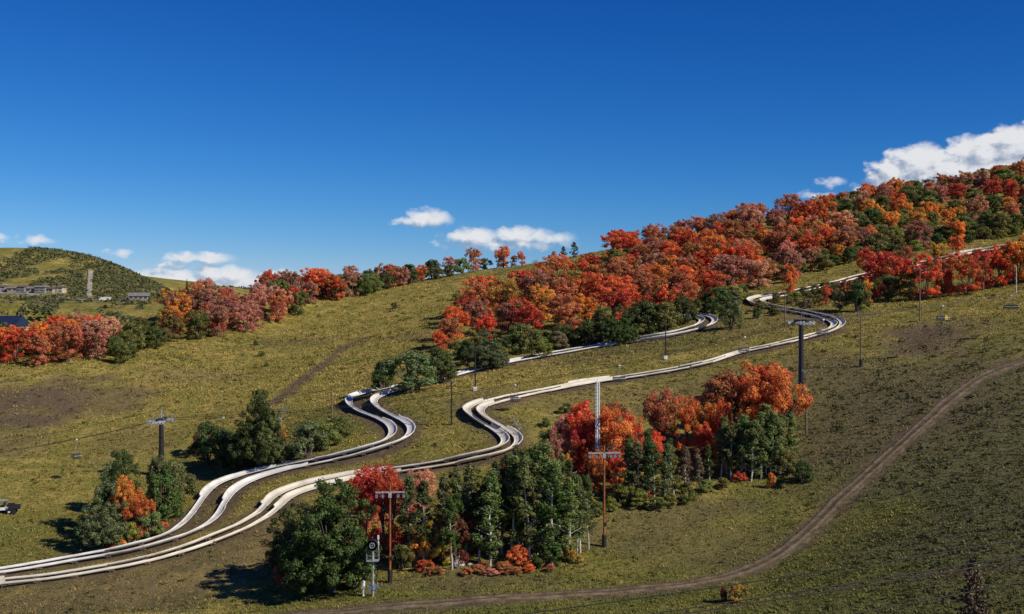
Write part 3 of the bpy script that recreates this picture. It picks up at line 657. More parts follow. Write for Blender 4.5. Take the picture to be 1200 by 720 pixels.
def plant(kind, p, h, w, colour, label, group=None, mixa=.25, near=None, cat=None, var=None):
    """one tree: Empty at the foot > trunk, crown"""
    near = (p[1] < 215) if near is None else near
    if kind == 'maple_tree': ms = MAPLE_N if near else MAPLE_F
    elif kind == 'oak_shrub': ms = OAK_B if h > 7.2 else (OAK_N if near else OAK_F)
    elif kind == 'aspen_tree': ms = ASPEN
    else: ms = [SPRUCE]
    cm, tm = ms[R.randrange(len(ms))] if var is None else ms[var % len(ms)]
    root = empty(kind, p, R.uniform(0, 6.28), label, cat or {'maple_tree': 'tree', 'oak_shrub': 'shrub'}.get(kind, 'tree'), group)
    if ms is OAK_B: w *= .92
    s = h / (11.0 if ms is OAK_B else BASEH[kind]); root.scale = (s * w, s * w, s)
    link('trunk', tm, root); c = link('crown', cm, root)
    j = R.uniform(.82, 1.15); cc = COLS[colour]; c.color = (min(.75, cc[0] * j * R.uniform(.92, 1.08)), cc[1] * j * R.uniform(.85, 1.15), cc[2] * j, 1 - mixa * R.uniform(.4, 1.3))
    CNT[kind] = CNT.get(kind, 0) + 1
    return root
def at(kind, px, py, hpx, colour, label, w=1.0, mixa=.2, group=None, **k):
    p = P(px, py); return plant(kind, p, hpx * p.y / F, w, colour, label, group, mixa, **k)

# --- trees one can pick out (sight line of the foot, height in pixels)
# lower grove by the road
at('oak_shrub', 388, 694, 134, 'dark green', 'large round dark green oak beside the red maple, left end of the lower grove', 1.02, .08, near=True, var=1)
at('oak_shrub', 350, 678, 90, 'dark green', 'smaller dark oak tucked against the large round oak', 1.1, .08)
at('oak_shrub', 345, 692, 22, 'crimson', 'low crimson bush at the foot of the large round oak', 1.5, .1)
at('oak_shrub', 330, 684, 26, 'scarlet', 'low scarlet bush in the shade left of the round oak', 1.2, .1)
at('maple_tree', 425, 640, 92, 'crimson', 'crimson maple rising just behind the large round oak', .8, .1)
at('maple_tree', 452, 648, 102, 'crimson', 'deep crimson maple behind the pole with a crossarm', .72, .05)
at('maple_tree', 436, 610, 62, 'scarlet', 'scarlet maple in front of the lower slide runs', .8, .1)
at('maple_tree', 492, 600, 50, 'dusty pink', 'small pinkish maple top between crimson maple and green grove', 1.0, .2)
for i, (x, y, h, c) in enumerate([(480, 652, 92, 'grey-green'), (497, 664, 100, 'dark green'), (515, 650, 92, 'grey-green'), (530, 640, 92, 'green'), (545, 652, 108, 'green'), (561, 660, 96, 'dark green'),
        (574, 664, 112, 'green'), (588, 650, 118, 'dark green'), (600, 660, 122, 'green'), (612, 640, 112, 'dark green'), (622, 664, 128, 'green'), (634, 652, 132, 'green'), (646, 662, 118, 'dark green'),
        (658, 650, 110, 'green'), (668, 658, 98, 'green'), (680, 648, 92, 'green'), (690, 644, 84, 'dark green'), (605, 600, 78, 'green'), (628, 600, 72, 'yellow-green'), (648, 606, 64, 'green'), (585, 615, 74, 'dark green'), (555, 622, 74, 'yellow-green'), (620, 622, 90, 'dark green'), (640, 625, 86, 'dark green'), (530, 668, 84, 'dark green')]):
    lab = {'green': 'slender green aspen with pale trunk in the lower grove', 'dark green': 'slender dark green aspen in the lower grove', 'grey-green': 'grey-green aspen beside the crimson maple', 'yellow-green': 'yellowing aspen in the lower grove below the slide bend'}[c]
    at('aspen_tree', x, y, h, c, lab, R.uniform(1.2, 1.6), .12, c + ' aspens of the lower grove', var=i)
    if i % 2 == 0 and 500 < x < 680: at('aspen_tree', x + 8, y - 9, h * R.uniform(.8, .97), c, lab, R.uniform(1.1, 1.5), .12, c + ' aspens of the lower grove', var=i + 2)
at('maple_tree', 560, 640, 70, 'rust', 'rusty maple half hidden between the aspens of the lower grove', .8, .4)
at('maple_tree', 535, 662, 66, 'maroon', 'dark maroon maple in the shade among the green aspens', .9, .1)
at('maple_tree', 598, 588, 52, 'maroon', 'maroon maple just below the hairpin of the lower slide', .7, .1)
at('maple_tree', 592, 602, 40, 'red-orange', 'small red-orange maple poking out of the aspens below the hairpin', .6, .15)
at('maple_tree', 503, 660, 50, 'amber', 'amber and yellow sapling at the front of the lower grove', .55, .3)
at('oak_shrub', 492, 664, 44, 'orange', 'narrow bright orange bush at the front of the lower grove', .7, .2)
at('oak_shrub', 520, 662, 26, 'yellow', 'low yellow bush beside the bright orange bush', 1.1, .2)
at('oak_shrub', 497, 670, 14, 'scarlet', 'low red ground shrub below the bright orange bush', 1.6, .2)
at('oak_shrub', 609, 664, 26, 'red-orange', 'red-orange bush at the road edge of the aspen grove', 1.2, .15)
at('oak_shrub', 590, 671, 13, 'rust', 'low rusty bush in front of the aspens', 2.2, .3)
at('oak_shrub', 560, 672, 11, 'rust', 'low rusty bush near the pale rock', 2.2, .35)
at('oak_shrub', 632, 664, 12, 'scarlet', 'tiny scarlet bush at the aspens, beside the dark green shrub', 1.4, .15)
at('oak_shrub', 640, 664, 32, 'dark green', 'dark green shrub at the front edge of the aspens', 1.2, .05)
at('oak_shrub', 665, 656, 26, 'amber', 'yellow-orange bush at the foot of the white-trunked aspens', .9, .3)
at('oak_shrub', 470, 668, 30, 'olive', 'olive shrub at the base of the crossarm pole', 1.0, .3)
at('oak_shrub', 418, 690, 28, 'olive', 'olive and yellow shrub left of the snow gun', 1.0, .4)
for i, (x, y, h, c, w) in enumerate([(548, 674, 9, 'rust', 2.4), (575, 675, 9, 'dusty pink', 2.2), (602, 674, 10, 'rust', 2.2), (620, 671, 10, 'red-orange', 2.0), (510, 674, 10, 'rust', 2.0), (645, 670, 9, 'rust', 1.8), (676, 660, 12, 'amber', 1.5), (568, 668, 10, 'rust', 2.0)]):
    at('oak_shrub', x, y, h, c, f'knee-high {c} undergrowth bush along the grassy front of the lower grove', w, .35, f'{c} undergrowth of the lower grove')
for i, (x, y, h, c, w) in enumerate([(700, 606, 18, 'olive', 1.4), (716, 600, 16, 'yellow-green', 1.5), (768, 598, 16, 'olive', 1.6), (785, 594, 16, 'yellow-green', 1.5), (806, 588, 18, 'olive', 1.5), (828, 578, 16, 'olive', 1.5), (848, 572, 12, 'yellow-green', 1.6)]):
    at('oak_shrub', x, y, h, c, f'low {c} bush along the grassy front of the dark thicket', w, .4, f'{c} bushes before the dark thicket')
# middle grove
for x, y, h, c, w, lab in [(662, 548, 62, 'dusty pink', .85, 'dusty pink maple at the left edge of the middle grove'), (676, 545, 76, 'scarlet', .8, 'brilliant scarlet maple left of the silver pole'),
        (688, 556, 70, 'crimson', .8, 'crimson maple just left of the silver pole'), (712, 560, 82, 'red-orange', .95, 'large red-orange maple right of the silver pole'), (716, 535, 66, 'rust', .9, 'rusty maple behind the silver pole'),
        (737, 548, 62, 'scarlet', .62, 'narrow scarlet maple right of the silver pole'), (696, 580, 52, 'red-orange', .7, 'red-orange maple low behind the rust-coloured pole'), (722, 574, 46, 'scarlet', .6, 'small scarlet maple right of the rust-coloured pole'),
        (660, 566, 34, 'amber', .8, 'amber maple between aspens of the middle grove'), (648, 560, 50, 'mauve', .7, 'mauve maple behind the aspens by the hairpin'), (768, 530, 74, 'rust', .95, 'broad rusty-red maple on the uphill side of the dark thicket'),
        (770, 545, 40, 'scarlet', .8, 'small scarlet maple over the dark thicket'), (805, 535, 70, 'red-orange', .62, 'tall narrow red-orange maple in the middle grove'), (828, 536, 64, 'orange', .66, 'orange maple between two red-orange maples'),
        (843, 538, 72, 'red-orange', .58, 'slim red-orange maple before the big orange crown'), (822, 545, 50, 'scarlet', .7, 'scarlet maple at the foot of the orange maples'), (853, 520, 88, 'rust', 1.0, 'large rust and amber maple with a domed crown'),
        (872, 500, 62, 'orange', .95, 'orange maple next to the large domed crown'), (893, 515, 90, 'red-orange', 1.0, 'largest red-orange maple, beside the dark lift tower'), (911, 535, 102, 'red-orange', .8, 'broad red-orange maple right in front of the dark lift tower'),
        (880, 530, 56, 'orange', .7, 'small orange maple above the right aspens'), (878, 510, 60, 'green', .7, 'green-leaved maple between the orange crowns'), (640, 548, 44, 'green', 1.0, 'green maple behind the lower hairpin')]:
    at('maple_tree', x, y, h, c, lab, w, .18 if c != 'rust' else .3)
for i, (x, y, h, c) in enumerate([(845, 560, 62, 'green'), (857, 563, 68, 'green'), (868, 561, 74, 'green'), (880, 564, 72, 'green'), (892, 562, 78, 'green'), (903, 558, 76, 'green'), (914, 556, 70, 'green'), (925, 550, 66, 'green'), (850, 550, 60, 'green'), (898, 548, 74, 'green')]):
    at('aspen_tree', x, y, h, c, 'bright green aspen in the clump before the orange maples', R.uniform(1.4, 1.8), .08, 'aspens before the orange maples', var=i)
    at('aspen_tree', x + 6, y - 5, h * R.uniform(.75, .95), c, 'bright green aspen in the clump before the orange maples', R.uniform(1.3, 1.7), .08, 'aspens before the orange maples', var=i + 3)
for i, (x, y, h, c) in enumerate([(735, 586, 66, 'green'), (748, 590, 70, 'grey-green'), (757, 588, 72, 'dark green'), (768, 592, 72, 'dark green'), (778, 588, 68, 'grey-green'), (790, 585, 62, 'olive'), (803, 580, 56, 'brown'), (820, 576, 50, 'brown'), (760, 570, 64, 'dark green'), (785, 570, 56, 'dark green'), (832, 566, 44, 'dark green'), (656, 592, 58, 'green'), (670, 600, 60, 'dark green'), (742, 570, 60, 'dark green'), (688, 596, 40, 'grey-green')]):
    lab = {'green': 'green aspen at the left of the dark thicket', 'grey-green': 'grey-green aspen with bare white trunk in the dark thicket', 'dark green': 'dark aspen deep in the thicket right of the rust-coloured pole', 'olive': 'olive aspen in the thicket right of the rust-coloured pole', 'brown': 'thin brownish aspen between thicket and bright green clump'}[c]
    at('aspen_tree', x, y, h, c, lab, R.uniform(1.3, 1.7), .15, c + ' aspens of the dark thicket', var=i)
at('oak_shrub', 730, 592, 26, 'yellow-green', 'yellow-green bush right of the rust-coloured pole', 1.5, .5)
at('oak_shrub', 750, 594, 20, 'yellow-green', 'low yellow-green bush before the dark thicket', 1.6, .5)
at('oak_shrub', 760, 586, 12, 'scarlet', 'tiny pink-red bush at the front of the dark thicket', 1.6, .1)
at('oak_shrub', 868, 564, 12, 'crimson', 'tiny crimson bush under the bright green aspens', 1.6, .1)
at('oak_shrub', 904, 572, 18, 'orange', 'pale orange bush at the right end of the bright green aspens', .6, .3)
at('oak_shrub', 941, 566, 26, 'dark green', 'dark green shrub alone on the grass near the dirt road', 1.3, .05)
at('oak_shrub', 924, 556, 30, 'olive', 'olive shrub beside the right end of the aspens', 1.1, .2)
at('oak_shrub', 865, 706, 22, 'amber', 'small yellow-orange bush just below the dirt road', 1.0, .5)
at('oak_shrub', 848, 706, 18, 'maroon', 'small dark brown-red bush just below the dirt road', .7, .4)
# grove on the left below the lift tower
for x, y, h, c, w, lab, k in [(122, 641, 80, 'grey-green', 1.0, 'grey-green tree casting a long shadow on the meadow', 'oak_shrub'), (140, 622, 96, 'dark green', .72, 'taller dark green tree behind the orange maple, near the lift tower', 'oak_shrub'),
        (147, 630, 72, 'orange', .72, 'bright orange maple among the green trees by the lift tower', 'maple_tree'), (163, 633, 54, 'red-orange', .85, 'low red-orange maple bulging over the green trees', 'maple_tree'),
        (172, 632, 36, 'green', 1.1, 'green shrub under the red-orange maple', 'oak_shrub'), (192, 612, 62, 'dark green', .85, 'dark green tree beside the upper slide run bend', 'oak_shrub'), (207, 600, 54, 'green', .8, 'green shrub against the bend of the upper slide', 'oak_shrub'),
        (152, 638, 26, 'yellow-green', 1.0, 'yellow-green bush at the foot of the orange maple', 'oak_shrub'), (185, 590, 56, 'grey-green', .7, 'grey-green tree in front of the lift tower foot', 'oak_shrub'), (205, 590, 50, 'green', .9, 'green shrub right of the lift tower foot', 'oak_shrub'), (133, 600, 60, 'grey-green', .9, 'grey-green tree behind the long-shadow tree', 'oak_shrub')]:
    at(k, x, y, h, c, lab, w, .15, near=True)
at('oak_shrub', 132, 642, 9, 'scarlet', 'tiny red bush by the upper slide run', 1.8, .2)
at('oak_shrub', 142, 641, 9, 'orange', 'tiny orange bush by the upper slide run', 1.8, .2)
at('oak_shrub', 190, 622, 11, 'scarlet', 'tiny scarlet bush under the dark tree at the slide bend', 1.4, .2)
# dark clump right of the lift tower
for x, y, h, c, w, lab, k in [(305, 548, 92, 'dark green', .82, 'tall dark green tree with an orange flank above the slide', 'oak_shrub'), (318, 546, 66, 'green', .8, 'bright green tree in front of the tall dark tree', 'oak_shrub'), (288, 548, 60, 'dark green', .9, 'dark tree under the yellow lift chair', 'oak_shrub'),
        (262, 548, 44, 'dark green', 1.2, 'dark shrub left of the yellow lift chair', 'oak_shrub'), (242, 546, 52, 'dark green', .9, 'dark bush with rusty top left of the yellow lift chair', 'oak_shrub'), (238, 532, 34, 'rust', .8, 'rusty bush behind the dark bushes by the yellow lift chair', 'oak_shrub'), (330, 540, 42, 'orange', .28, 'narrow orange sapling on the flank of the tall dark tree', 'maple_tree'),
        (360, 536, 42, 'grey-green', 1.25, 'wide grey-green shrub above the slide, right of the dark tree', 'oak_shrub'), (380, 526, 32, 'olive', 1.2, 'olive shrub below the meadow lamp pole', 'oak_shrub'), (400, 512, 24, 'olive', 1.4, 'olive shrub left of the S-bend', 'oak_shrub'), (275, 550, 40, 'dark green', 1.0, 'dark low shrub close to the upper slide', 'oak_shrub')]:
    at(k, x, y, h, c, lab, w, .12, near=True)
# shrubs along the foot of the maple belt
for x, y, h, c, w, lab in [(450, 457, 34, 'dark green', 1.25, 'dark green oak shrub touching the S-bend of the slide'), (480, 459, 48, 'grey-green', 1.35, 'grey-green oak shrub over the upper slide run'), (516, 449, 42, 'dark green', 1.3, 'dark oak shrub just right of the one over the slide'),
        (572, 433, 48, 'grey-green', 1.4, 'broad grey-green oak shrub behind the slim lamp pole'), (548, 428, 30, 'dark green', 1.0, 'dark oak shrub left of the broad grey-green one'), (613, 415, 36, 'olive', 1.2, 'olive oak shrub at the foot of the maple belt'), (635, 420, 20, 'yellow-green', 1.6, 'low yellow-green shrub beside the upper slide run'),
        (655, 410, 22, 'brown', 1.4, 'low brown shrub beside the upper slide run'), (690, 405, 30, 'dark green', 1.5, 'dark oak shrub in shade under the maple belt'), (727, 404, 48, 'dark green', 1.05, 'large dark oak shrub overhanging the upper slide run'), (708, 398, 40, 'olive', 1.0, 'olive oak shrub behind the large overhanging one'),
        (755, 392, 40, 'dark green', 1.1, 'dark oak shrub right of the overhanging one'), (780, 388, 34, 'olive', 1.2, 'olive oak shrub by the lamp pole with a white foot'), (800, 380, 32, 'dark green', 1.2, 'dark oak shrub inside the bend of the upper run'), (858, 386, 34, 'grey-green', .9, 'rounded grey-green oak standing alone right of the upper bend'), (840, 366, 30, 'dark green', 1.2, 'dark oak shrub above the upper bend'),
        (1005, 365, 34, 'dark green', 1.0, 'dark shrub left of the red clump on the right slope'), (1040, 352, 30, 'green', 1.2, 'bright green shrub at the foot of the red clump')]:
    at('oak_shrub', x, y, h, c, lab, w, .12)
# single trees on the right slope
for x, y, h, c, w, lab in [(516, 412, 25, 'scarlet', 1.0, 'small bright scarlet maple alone at the left tip of the belt'), (925, 347, 42, 'red-orange', .62, 'slim red-orange maple standing beside the upper lift lamp'), (968, 358, 24, 'red-orange', .7, 'small red maple in the clearing right of the slim one'), (990, 352, 26, 'rust', .8, 'small rusty maple in the clearing'), (984, 364, 26, 'brown', 1.0, 'small brownish maple in the clearing'),
        (1030, 350, 56, 'crimson', 1.06, 'crimson maple at the left of the red clump above the meadow'), (1052, 346, 54, 'scarlet', 1.01, 'scarlet maple in the red clump above the meadow'), (1083, 352, 54, 'scarlet', 0.95, 'scarlet maple behind the slim lamp pole on the right slope'), (1098, 316, 31, 'amber', 1.01, 'amber maple beside the highest slide stretch'), (1106, 342, 45, 'rust', 1.01, 'rusty maple right of the slim lamp pole'),
        (1112, 348, 38, 'scarlet', 0.56, 'narrow scarlet maple between rusty ones'), (1132, 346, 49, 'red-orange', 0.95, 'red-orange maple over the right meadow'), (1152, 340, 49, 'crimson', 0.9, 'crimson maple over the right meadow'), (1172, 336, 49, 'scarlet', 0.9, 'scarlet maple left of the bare white trunk'), (1190, 332, 52, 'red-orange', 1.01, 'red-orange maple at the right end of the clump'), (1206, 330, 56, 'orange', 1.01, 'orange maple at the right end of the clump'),
        (1066, 352, 40, 'olive', .9, 'olive maple before the red clump'), (1015, 356, 30, 'orange', .8, 'orange maple at the left foot of the red clump'),
        (1020, 334, 44, 'crimson', .9, 'crimson maple hiding the slide above the red clump'), (1062, 322, 34, 'rust', 1.0, 'rusty maple leaning over the highest slide stretch'), (1120, 306, 30, 'red-orange', .9, 'small red-orange maple in front of the highest slide stretch'),
        (586, 306, 20, 'red-orange', .7, 'single red-orange maple on the skyline'), (612, 306, 17, 'red-orange', .9, 'round orange-red maple on the skyline'), (602, 307, 14, 'orange', .9, 'orange maple beside the round one on the skyline'), (649, 307, 13, 'rust', .8, 'small rusty tree on the bare skyline')]:
    at('maple_tree', x, y, h, c, lab, w, .2)
at('aspen_tree', 662, 307, 18, 'grey-green', 'dark slender tree on the bare skyline, left of its twin', 2.2, .1)
at('aspen_tree', 673, 306, 22, 'grey-green', 'taller dark slender tree on the bare skyline', 2.0, .1)
for x, y, h, lab in [(535, 352, 8, 'dark shrub alone on the upper dry meadow'), (462, 362, 8, 'green shrub in the middle of the dry meadow'), (306, 418, 7, 'small green bush on the left meadow'), (300, 405, 6, 'tiny green bush on the left meadow'), (312, 430, 5, 'tiny brown-green bush on the left meadow'), (640, 500, 10, 'olive bush in the shade by the slide bends'), (665, 486, 14, 'low bush above the middle grove')]:
    at('oak_shrub', x, y, h, 'green', lab, 1.5, .2)
# spruce below the camera
d = 84.0; sx = (1141 - 600) / F * d; sz = hz(sx, d); top = CZ + (360 - 655) / F * d
plant('spruce_tree', (sx, d, sz), top - sz, 1.0, 'brown', 'brownish spruce whose tip shows below the overhead wires', None, .5)

# --- belts of trees: scattered over the ground inside surveyed outlines
def inside(px, py, poly):
    c = False; j = len(poly) - 1
    for i in range(len(poly)):
        (xi, yi), (xj, yj) = poly[i], poly[j]
        if (yi > py) != (yj > py) and px < (xj - xi) * (py - yi) / (yj - yi) + xi: c = not c
        j = i
    return c
TREES_XY = []
def clear_of_runs(x, y, m=2.2):
    return all(np.min((RUNXY[k][:, 0] - x) ** 2 + (RUNXY[k][:, 1] - y) ** 2) > m * m for k in RUNXY)
def belt(poly, spacing, pick, where, n_max=400):
    W_ = [P(*q) for q in poly]; wp = [(p.x, p.y) for p in W_]
    x0, x1 = min(a for a, b in wp), max(a for a, b in wp); y0, y1 = min(b for a, b in wp), max(b for a, b in wp)
    got = 0
    for _ in range(9000):
        x, y = R.uniform(x0, x1), R.uniform(y0, y1)
        if not inside(x, y, wp) or not clear_of_runs(x, y): continue
        if any((x - a) ** 2 + (y - b) ** 2 < spacing ** 2 * R.uniform(.75, 1.25) for a, b in TREES_XY): continue
        TREES_XY.append((x, y)); z = hz(x, y); px, py = to_px((x, y, z))
        kind, colour, h, w, mixa = pick(px, py)
        noun = {'maple_tree': 'maple', 'oak_shrub': 'oak shrub', 'aspen_tree': 'aspen'}[kind]
        plant(kind, (x, y, z), h, w, colour, f'{colour} {noun} {where}', f'{colour} {noun}s {where}', mixa)
        got += 1
        if got >= n_max: break
    return got
def wc(*kv): 
    ks, ws = zip(*kv); return R.choices(ks, ws)[0]
def pick_main(px, py):
    if px > 890 and py < 275 and R.random() < .55: return 'oak_shrub', wc(('dark green', 2), ('olive', 2), ('green', 2)), R.uniform(3.5, 6), R.uniform(1.2, 1.6), .2
    if px < 700: c = wc(('scarlet', 4), ('crimson', 2), ('red-orange', 3), ('orange', 1.4), ('rust', 4), ('mauve', 2), ('amber', .6), ('olive', .6))
    elif px < 870: c = wc(('scarlet', 5), ('crimson', 1.6), ('red-orange', 4), ('rust', 4.5), ('orange', .8), ('dusty pink', 1.4), ('olive', .8), ('mauve', 1))
    else: c = wc(('scarlet', 2), ('dusty pink', 3), ('red-orange', 3), ('rust', 3), ('orange', 1.2), ('olive', 1.6), ('dark green', 1.2), ('amber', .5), ('mauve', 1.6))
    if c in ('olive', 'dark green'): return 'oak_shrub', c, R.uniform(4.5, 7), R.uniform(1.2, 1.5), .2
    return 'maple_tree', c, R.uniform(5.5, 10.2), R.uniform(.95, 1.4), .3
n = {}
n['main'] = belt([(525, 408), (560, 405), (600, 404), (650, 396), (700, 386), (760, 384), (815, 368), (865, 345), (905, 338), (960, 322), (1000, 305), (985, 275), (960, 258), (930, 256), (880, 264), (830, 276), (780, 287), (730, 297), (690, 318), (650, 335), (600, 352), (560, 370), (535, 388)], 7.1, pick_main, 'in the dense belt above the upper slide run')
def pick_top(px, py):
    g = 1.0 if (py > 225 + (1200 - px) * .12) else .6
    if px > 1080 and py < 245: c = wc(('scarlet', 3), ('crimson', 2.5), ('dusty pink', 4), ('dark green', 3), ('olive', 1), ('rust', 2.5))
    elif 1000 < px < 1125 and 255 < py < 300: c = wc(('orange', 4), ('amber', 1.5), ('olive', 1.5), ('mauve', 1), ('red-orange', 2), ('dark green', 1))
    else: c = wc(('dark green', 5), ('olive', 4), ('rust', 1.3), ('red-orange', 1), ('dusty pink', 1.6), ('orange', .8), ('mauve', .6))
    if c in ('dark green', 'olive'): return 'oak_shrub', ('green' if c == 'dark green' and R.random() < .4 else c), R.uniform(4.5, 7.0), R.uniform(1.2, 1.6), .15
    return 'maple_tree', c, R.uniform(6.0, 8.5), R.uniform(.9, 1.2), .25
n['top'] = belt([(940, 262), (1000, 305), (1030, 300), (1080, 294), (1130, 285), (1200, 272), (1215, 268), (1215, 206), (1200, 208), (1130, 222), (1060, 233), (1000, 245)], 7.2, pick_top, 'on the high slope below the right skyline')
def pick_crest(px, py):
    c = wc(('green', 3), ('olive', 3), ('dark green', 2), ('grey-green', 1)); 
    if R.random() < .25: return 'maple_tree', wc(('dusty pink', 2), ('rust', 2), ('scarlet', 1)), R.uniform(5, 7), 1.0, .25
    return 'oak_shrub', c, R.uniform(2.5, 5.0), R.uniform(1.2, 1.8), .15
n['crest'] = belt([(930, 256), (960, 260), (1010, 246), (1070, 234), (1130, 223), (1220, 206), (1220, 202), (1130, 219), (1040, 231), (960, 247)], 4.0, pick_crest, 'along the right skyline')
def pick_left(px, py):
    c = wc(('dusty pink', 4), ('rust', 2.5), ('scarlet', 2), ('crimson', 1), ('red-orange', 1.6), ('orange', .5), ('mauve', 1.6), ('olive', 1.4))
    return 'maple_tree', c, R.uniform(6.5, 9.0), R.uniform(.95, 1.25), .28
n['left1'] = belt([(-40, 431), (60, 430), (130, 425), (140, 414), (100, 405), (60, 405), (-40, 412)], 5.8, pick_left, 'in the thicket at the left meadow edge')
n['left2'] = belt([(190, 404), (240, 398), (290, 390), (330, 378), (370, 362), (395, 352), (380, 346), (330, 350), (280, 356), (235, 362), (190, 376)], 5.9, pick_left, 'in the band beyond the left meadow')
def pick_ridge(px, py):
    if R.random() < .36: return 'maple_tree', wc(('orange', 3), ('rust', 2), ('dusty pink', 2), ('red-orange', 2)), R.uniform(5, 8), 1.0, .25
    return 'oak_shrub', wc(('dark green', 3), ('green', 2), ('olive', 2)), R.uniform(3.5, 6.5), R.uniform(1.2, 1.6), .12
n['ridge'] = belt([(330, 352), (395, 352), (430, 346), (480, 334), (520, 326), (560, 316), (600, 309), (622, 306), (600, 305), (540, 314), (480, 324), (420, 336), (330, 346)], 4.3, pick_ridge, 'on the ridge beyond the dry meadow')
def pick_edge(px, py):
    return 'oak_shrub', wc(('dark green', 3), ('olive', 2), ('grey-green', 1.5), ('yellow-green', 1)), R.uniform(2.0, 4.2), R.uniform(1.2, 1.7), .2
n['edge'] = belt([(500, 436), (560, 424), (610, 414), (660, 406), (700, 402), (760, 392), (800, 378), (860, 362), (880, 346), (840, 352), (780, 378), (700, 388), (620, 402), (540, 412)], 5.0, pick_edge, 'along the foot of the maple belt')
n['edge4'] = belt([(885, 376), (930, 366), (985, 350), (1005, 340), (1010, 332), (960, 340), (910, 350), (890, 362)], 3.0, lambda a, b: ('oak_shrub', wc(('dark green', 2), ('olive', 3), ('brown', 2), ('yellow-green', 1)), R.uniform(1.0, 2.4), R.uniform(1.2, 1.8), .3), 'in the brushy hollow inside the highest slide bend')
n['edge2'] = belt([(140, 426), (190, 408), (200, 396), (150, 404), (130, 416)], 4.6, lambda a, b: ('oak_shrub', wc(('dark green', 3), ('olive', 2.5), ('amber', .5)), R.uniform(3.5, 6.5), R.uniform(1.1, 1.4), .5), 'between the left thicket and the maple band')
n['edge3'] = belt([(900, 330), (960, 318), (1020, 305), (1100, 292), (1200, 275), (1200, 262), (1020, 292), (900, 315)], 3.4, lambda a, b: ('oak_shrub', wc(('dark green', 3), ('olive', 2), ('yellow-green', 1)), R.uniform(2, 4), R.uniform(1.2, 1.6), .2), 'scattered over the clearing by the highest slide stretch')
print('belts', n, CNT)


# ------------------------------------------------------------------ grass and low scrub
def attr_material(name, att, rough=.9, transl=.25):
    m = bpy.data.materials.new(name); m.use_nodes = True; N, L = m.node_tree.nodes, m.node_tree.links; N.clear()
    a = N.new('ShaderNodeAttribute'); a.attribute_name = att
    d = N.new('ShaderNodeBsdfDiffuse'); t = N.new('ShaderNodeBsdfTranslucent'); L.new(a.outputs['Color'], d.inputs[0]); L.new(a.outputs['Color'], t.inputs[0])
    ms = N.new('ShaderNodeMixShader'); ms.inputs[0].default_value = transl; L.new(d.outputs[0], ms.inputs[1]); L.new(t.outputs[0], ms.inputs[2])
    o = N.new('ShaderNodeOutputMaterial'); L.new(ms.outputs[0], o.inputs[0]); return m
M['grass'] = attr_material('grass_blades', 'tuft'); M['scrub'] = attr_material('scrub_leaves', 'tuft', transl=.3)
def cover_colour(x, y, r):
    dirt, lush, run = masks(x, y); sg = sage_shade_mask(x, y); n1 = fbm(x / 9, y / 9, 51, 3); n2 = fbm(x / 30, y / 30, 61, 2); u = r.random(len(x))
    straw = np.array([.56, .42, .145]); gold = np.array([.44, .325, .088]); olive = np.array([.245, .212, .056]); green = np.array([.155, .168, .04]); brown = np.array([.24, .165, .095]); sage_shade = np.array([.135, .135, .066])
    c = np.where((u < .22)[:, None], straw * .85, np.where((u < .75)[:, None], gold, olive))
    g = np.clip((n1 - .40) * 4.5 + (n2 - .45) * 2.5 + (u - .5) * .6, 0, 1)[:, None]; c = c * (1 - .85 * g) + olive * .85 * g
    l = np.clip(lush + (u - .5) * .5 * (lush > .05), 0, 1)[:, None]; c = c * (1 - l) + green * l
    s_ = np.clip(sg * .85 + (u - .5) * .3 * (sg > .05), 0, 1)[:, None]; c = c * (1 - s_) + sage_shade * s_  # tufts take the sagebrush tint and the right slope's painted shade
    d_ = np.clip(dirt * .8, 0, 1)[:, None]; c = c * (1 - d_) + brown * d_
    return c * r.uniform(.82, 1.18, (len(x), 1)) * (.72 + .56 * fbm(x / 3.2, y / 3.2, 77, 3))[:, None], dirt, lush, sg, run
def scatter(n, dmin, dmax, seed, spread=.47):
    r = np.random.default_rng(seed); d = dmin * (dmax / dmin) ** r.random(n); a = r.uniform(-spread, spread, n)
    return d * np.tan(a), d, r
gxs, gys, r_ = scatter(135000, 96, 455, 5)
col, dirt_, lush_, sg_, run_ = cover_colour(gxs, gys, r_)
rd = np.minimum(dist_to(gxs, gys, ROAD1) / 1.5, 5)
keep = (r_.random(len(gxs)) > dirt_ * .75) & (run_ > 1.3) & ((rd > .85) | ((rd > .5) & (r_.random(len(gxs)) < .5)) | ((rd < .22) & (r_.random(len(gxs)) < .7)))
gxs, gys, col, lush_ = gxs[keep], gys[keep], col[keep], lush_[keep]; gz = height(gxs, gys); nT = len(gxs)
sc_ = np.clip(gys / 175, .75, 1.5) * r_.uniform(.7, 1.3, nT) * (1 + .25 * lush_); K = 6
th = r_.uniform(0, 6.28, (nT, K)); lean = r_.uniform(.4, 1.6, (nT, K)); hh = r_.uniform(.10, .26, (nT, K)) * sc_[:, None]; ww = r_.uniform(.05, .11, (nT, K)) * sc_[:, None]
bx = gxs[:, None] + r_.normal(0, .16, (nT, K)) * sc_[:, None]; by = gys[:, None] + r_.normal(0, .16, (nT, K)) * sc_[:, None]; bz = gz[:, None] - .04 + 0 * bx
ct, st_ = np.cos(th), np.sin(th)
v0 = np.stack([bx - st_ * ww, by + ct * ww, bz], -1); v1 = np.stack([bx + st_ * ww, by - ct * ww, bz], -1); v2 = np.stack([bx + ct * hh * lean, by + st_ * hh * lean, bz + hh], -1)
Vg = np.stack([v0, v1, v2], 2).reshape(-1, 3); cg = np.repeat(col, K * 3, 0); cg = np.concatenate([cg, np.ones((len(cg), 1))], 1)
tag(link('grass', np_mesh('grass', Vg, np.arange(len(Vg)).reshape(-1, 3), M['grass'], 3, {'tuft': cg})), 'short dry straw and olive grass covering the slope', 'grass', kind='stuff')

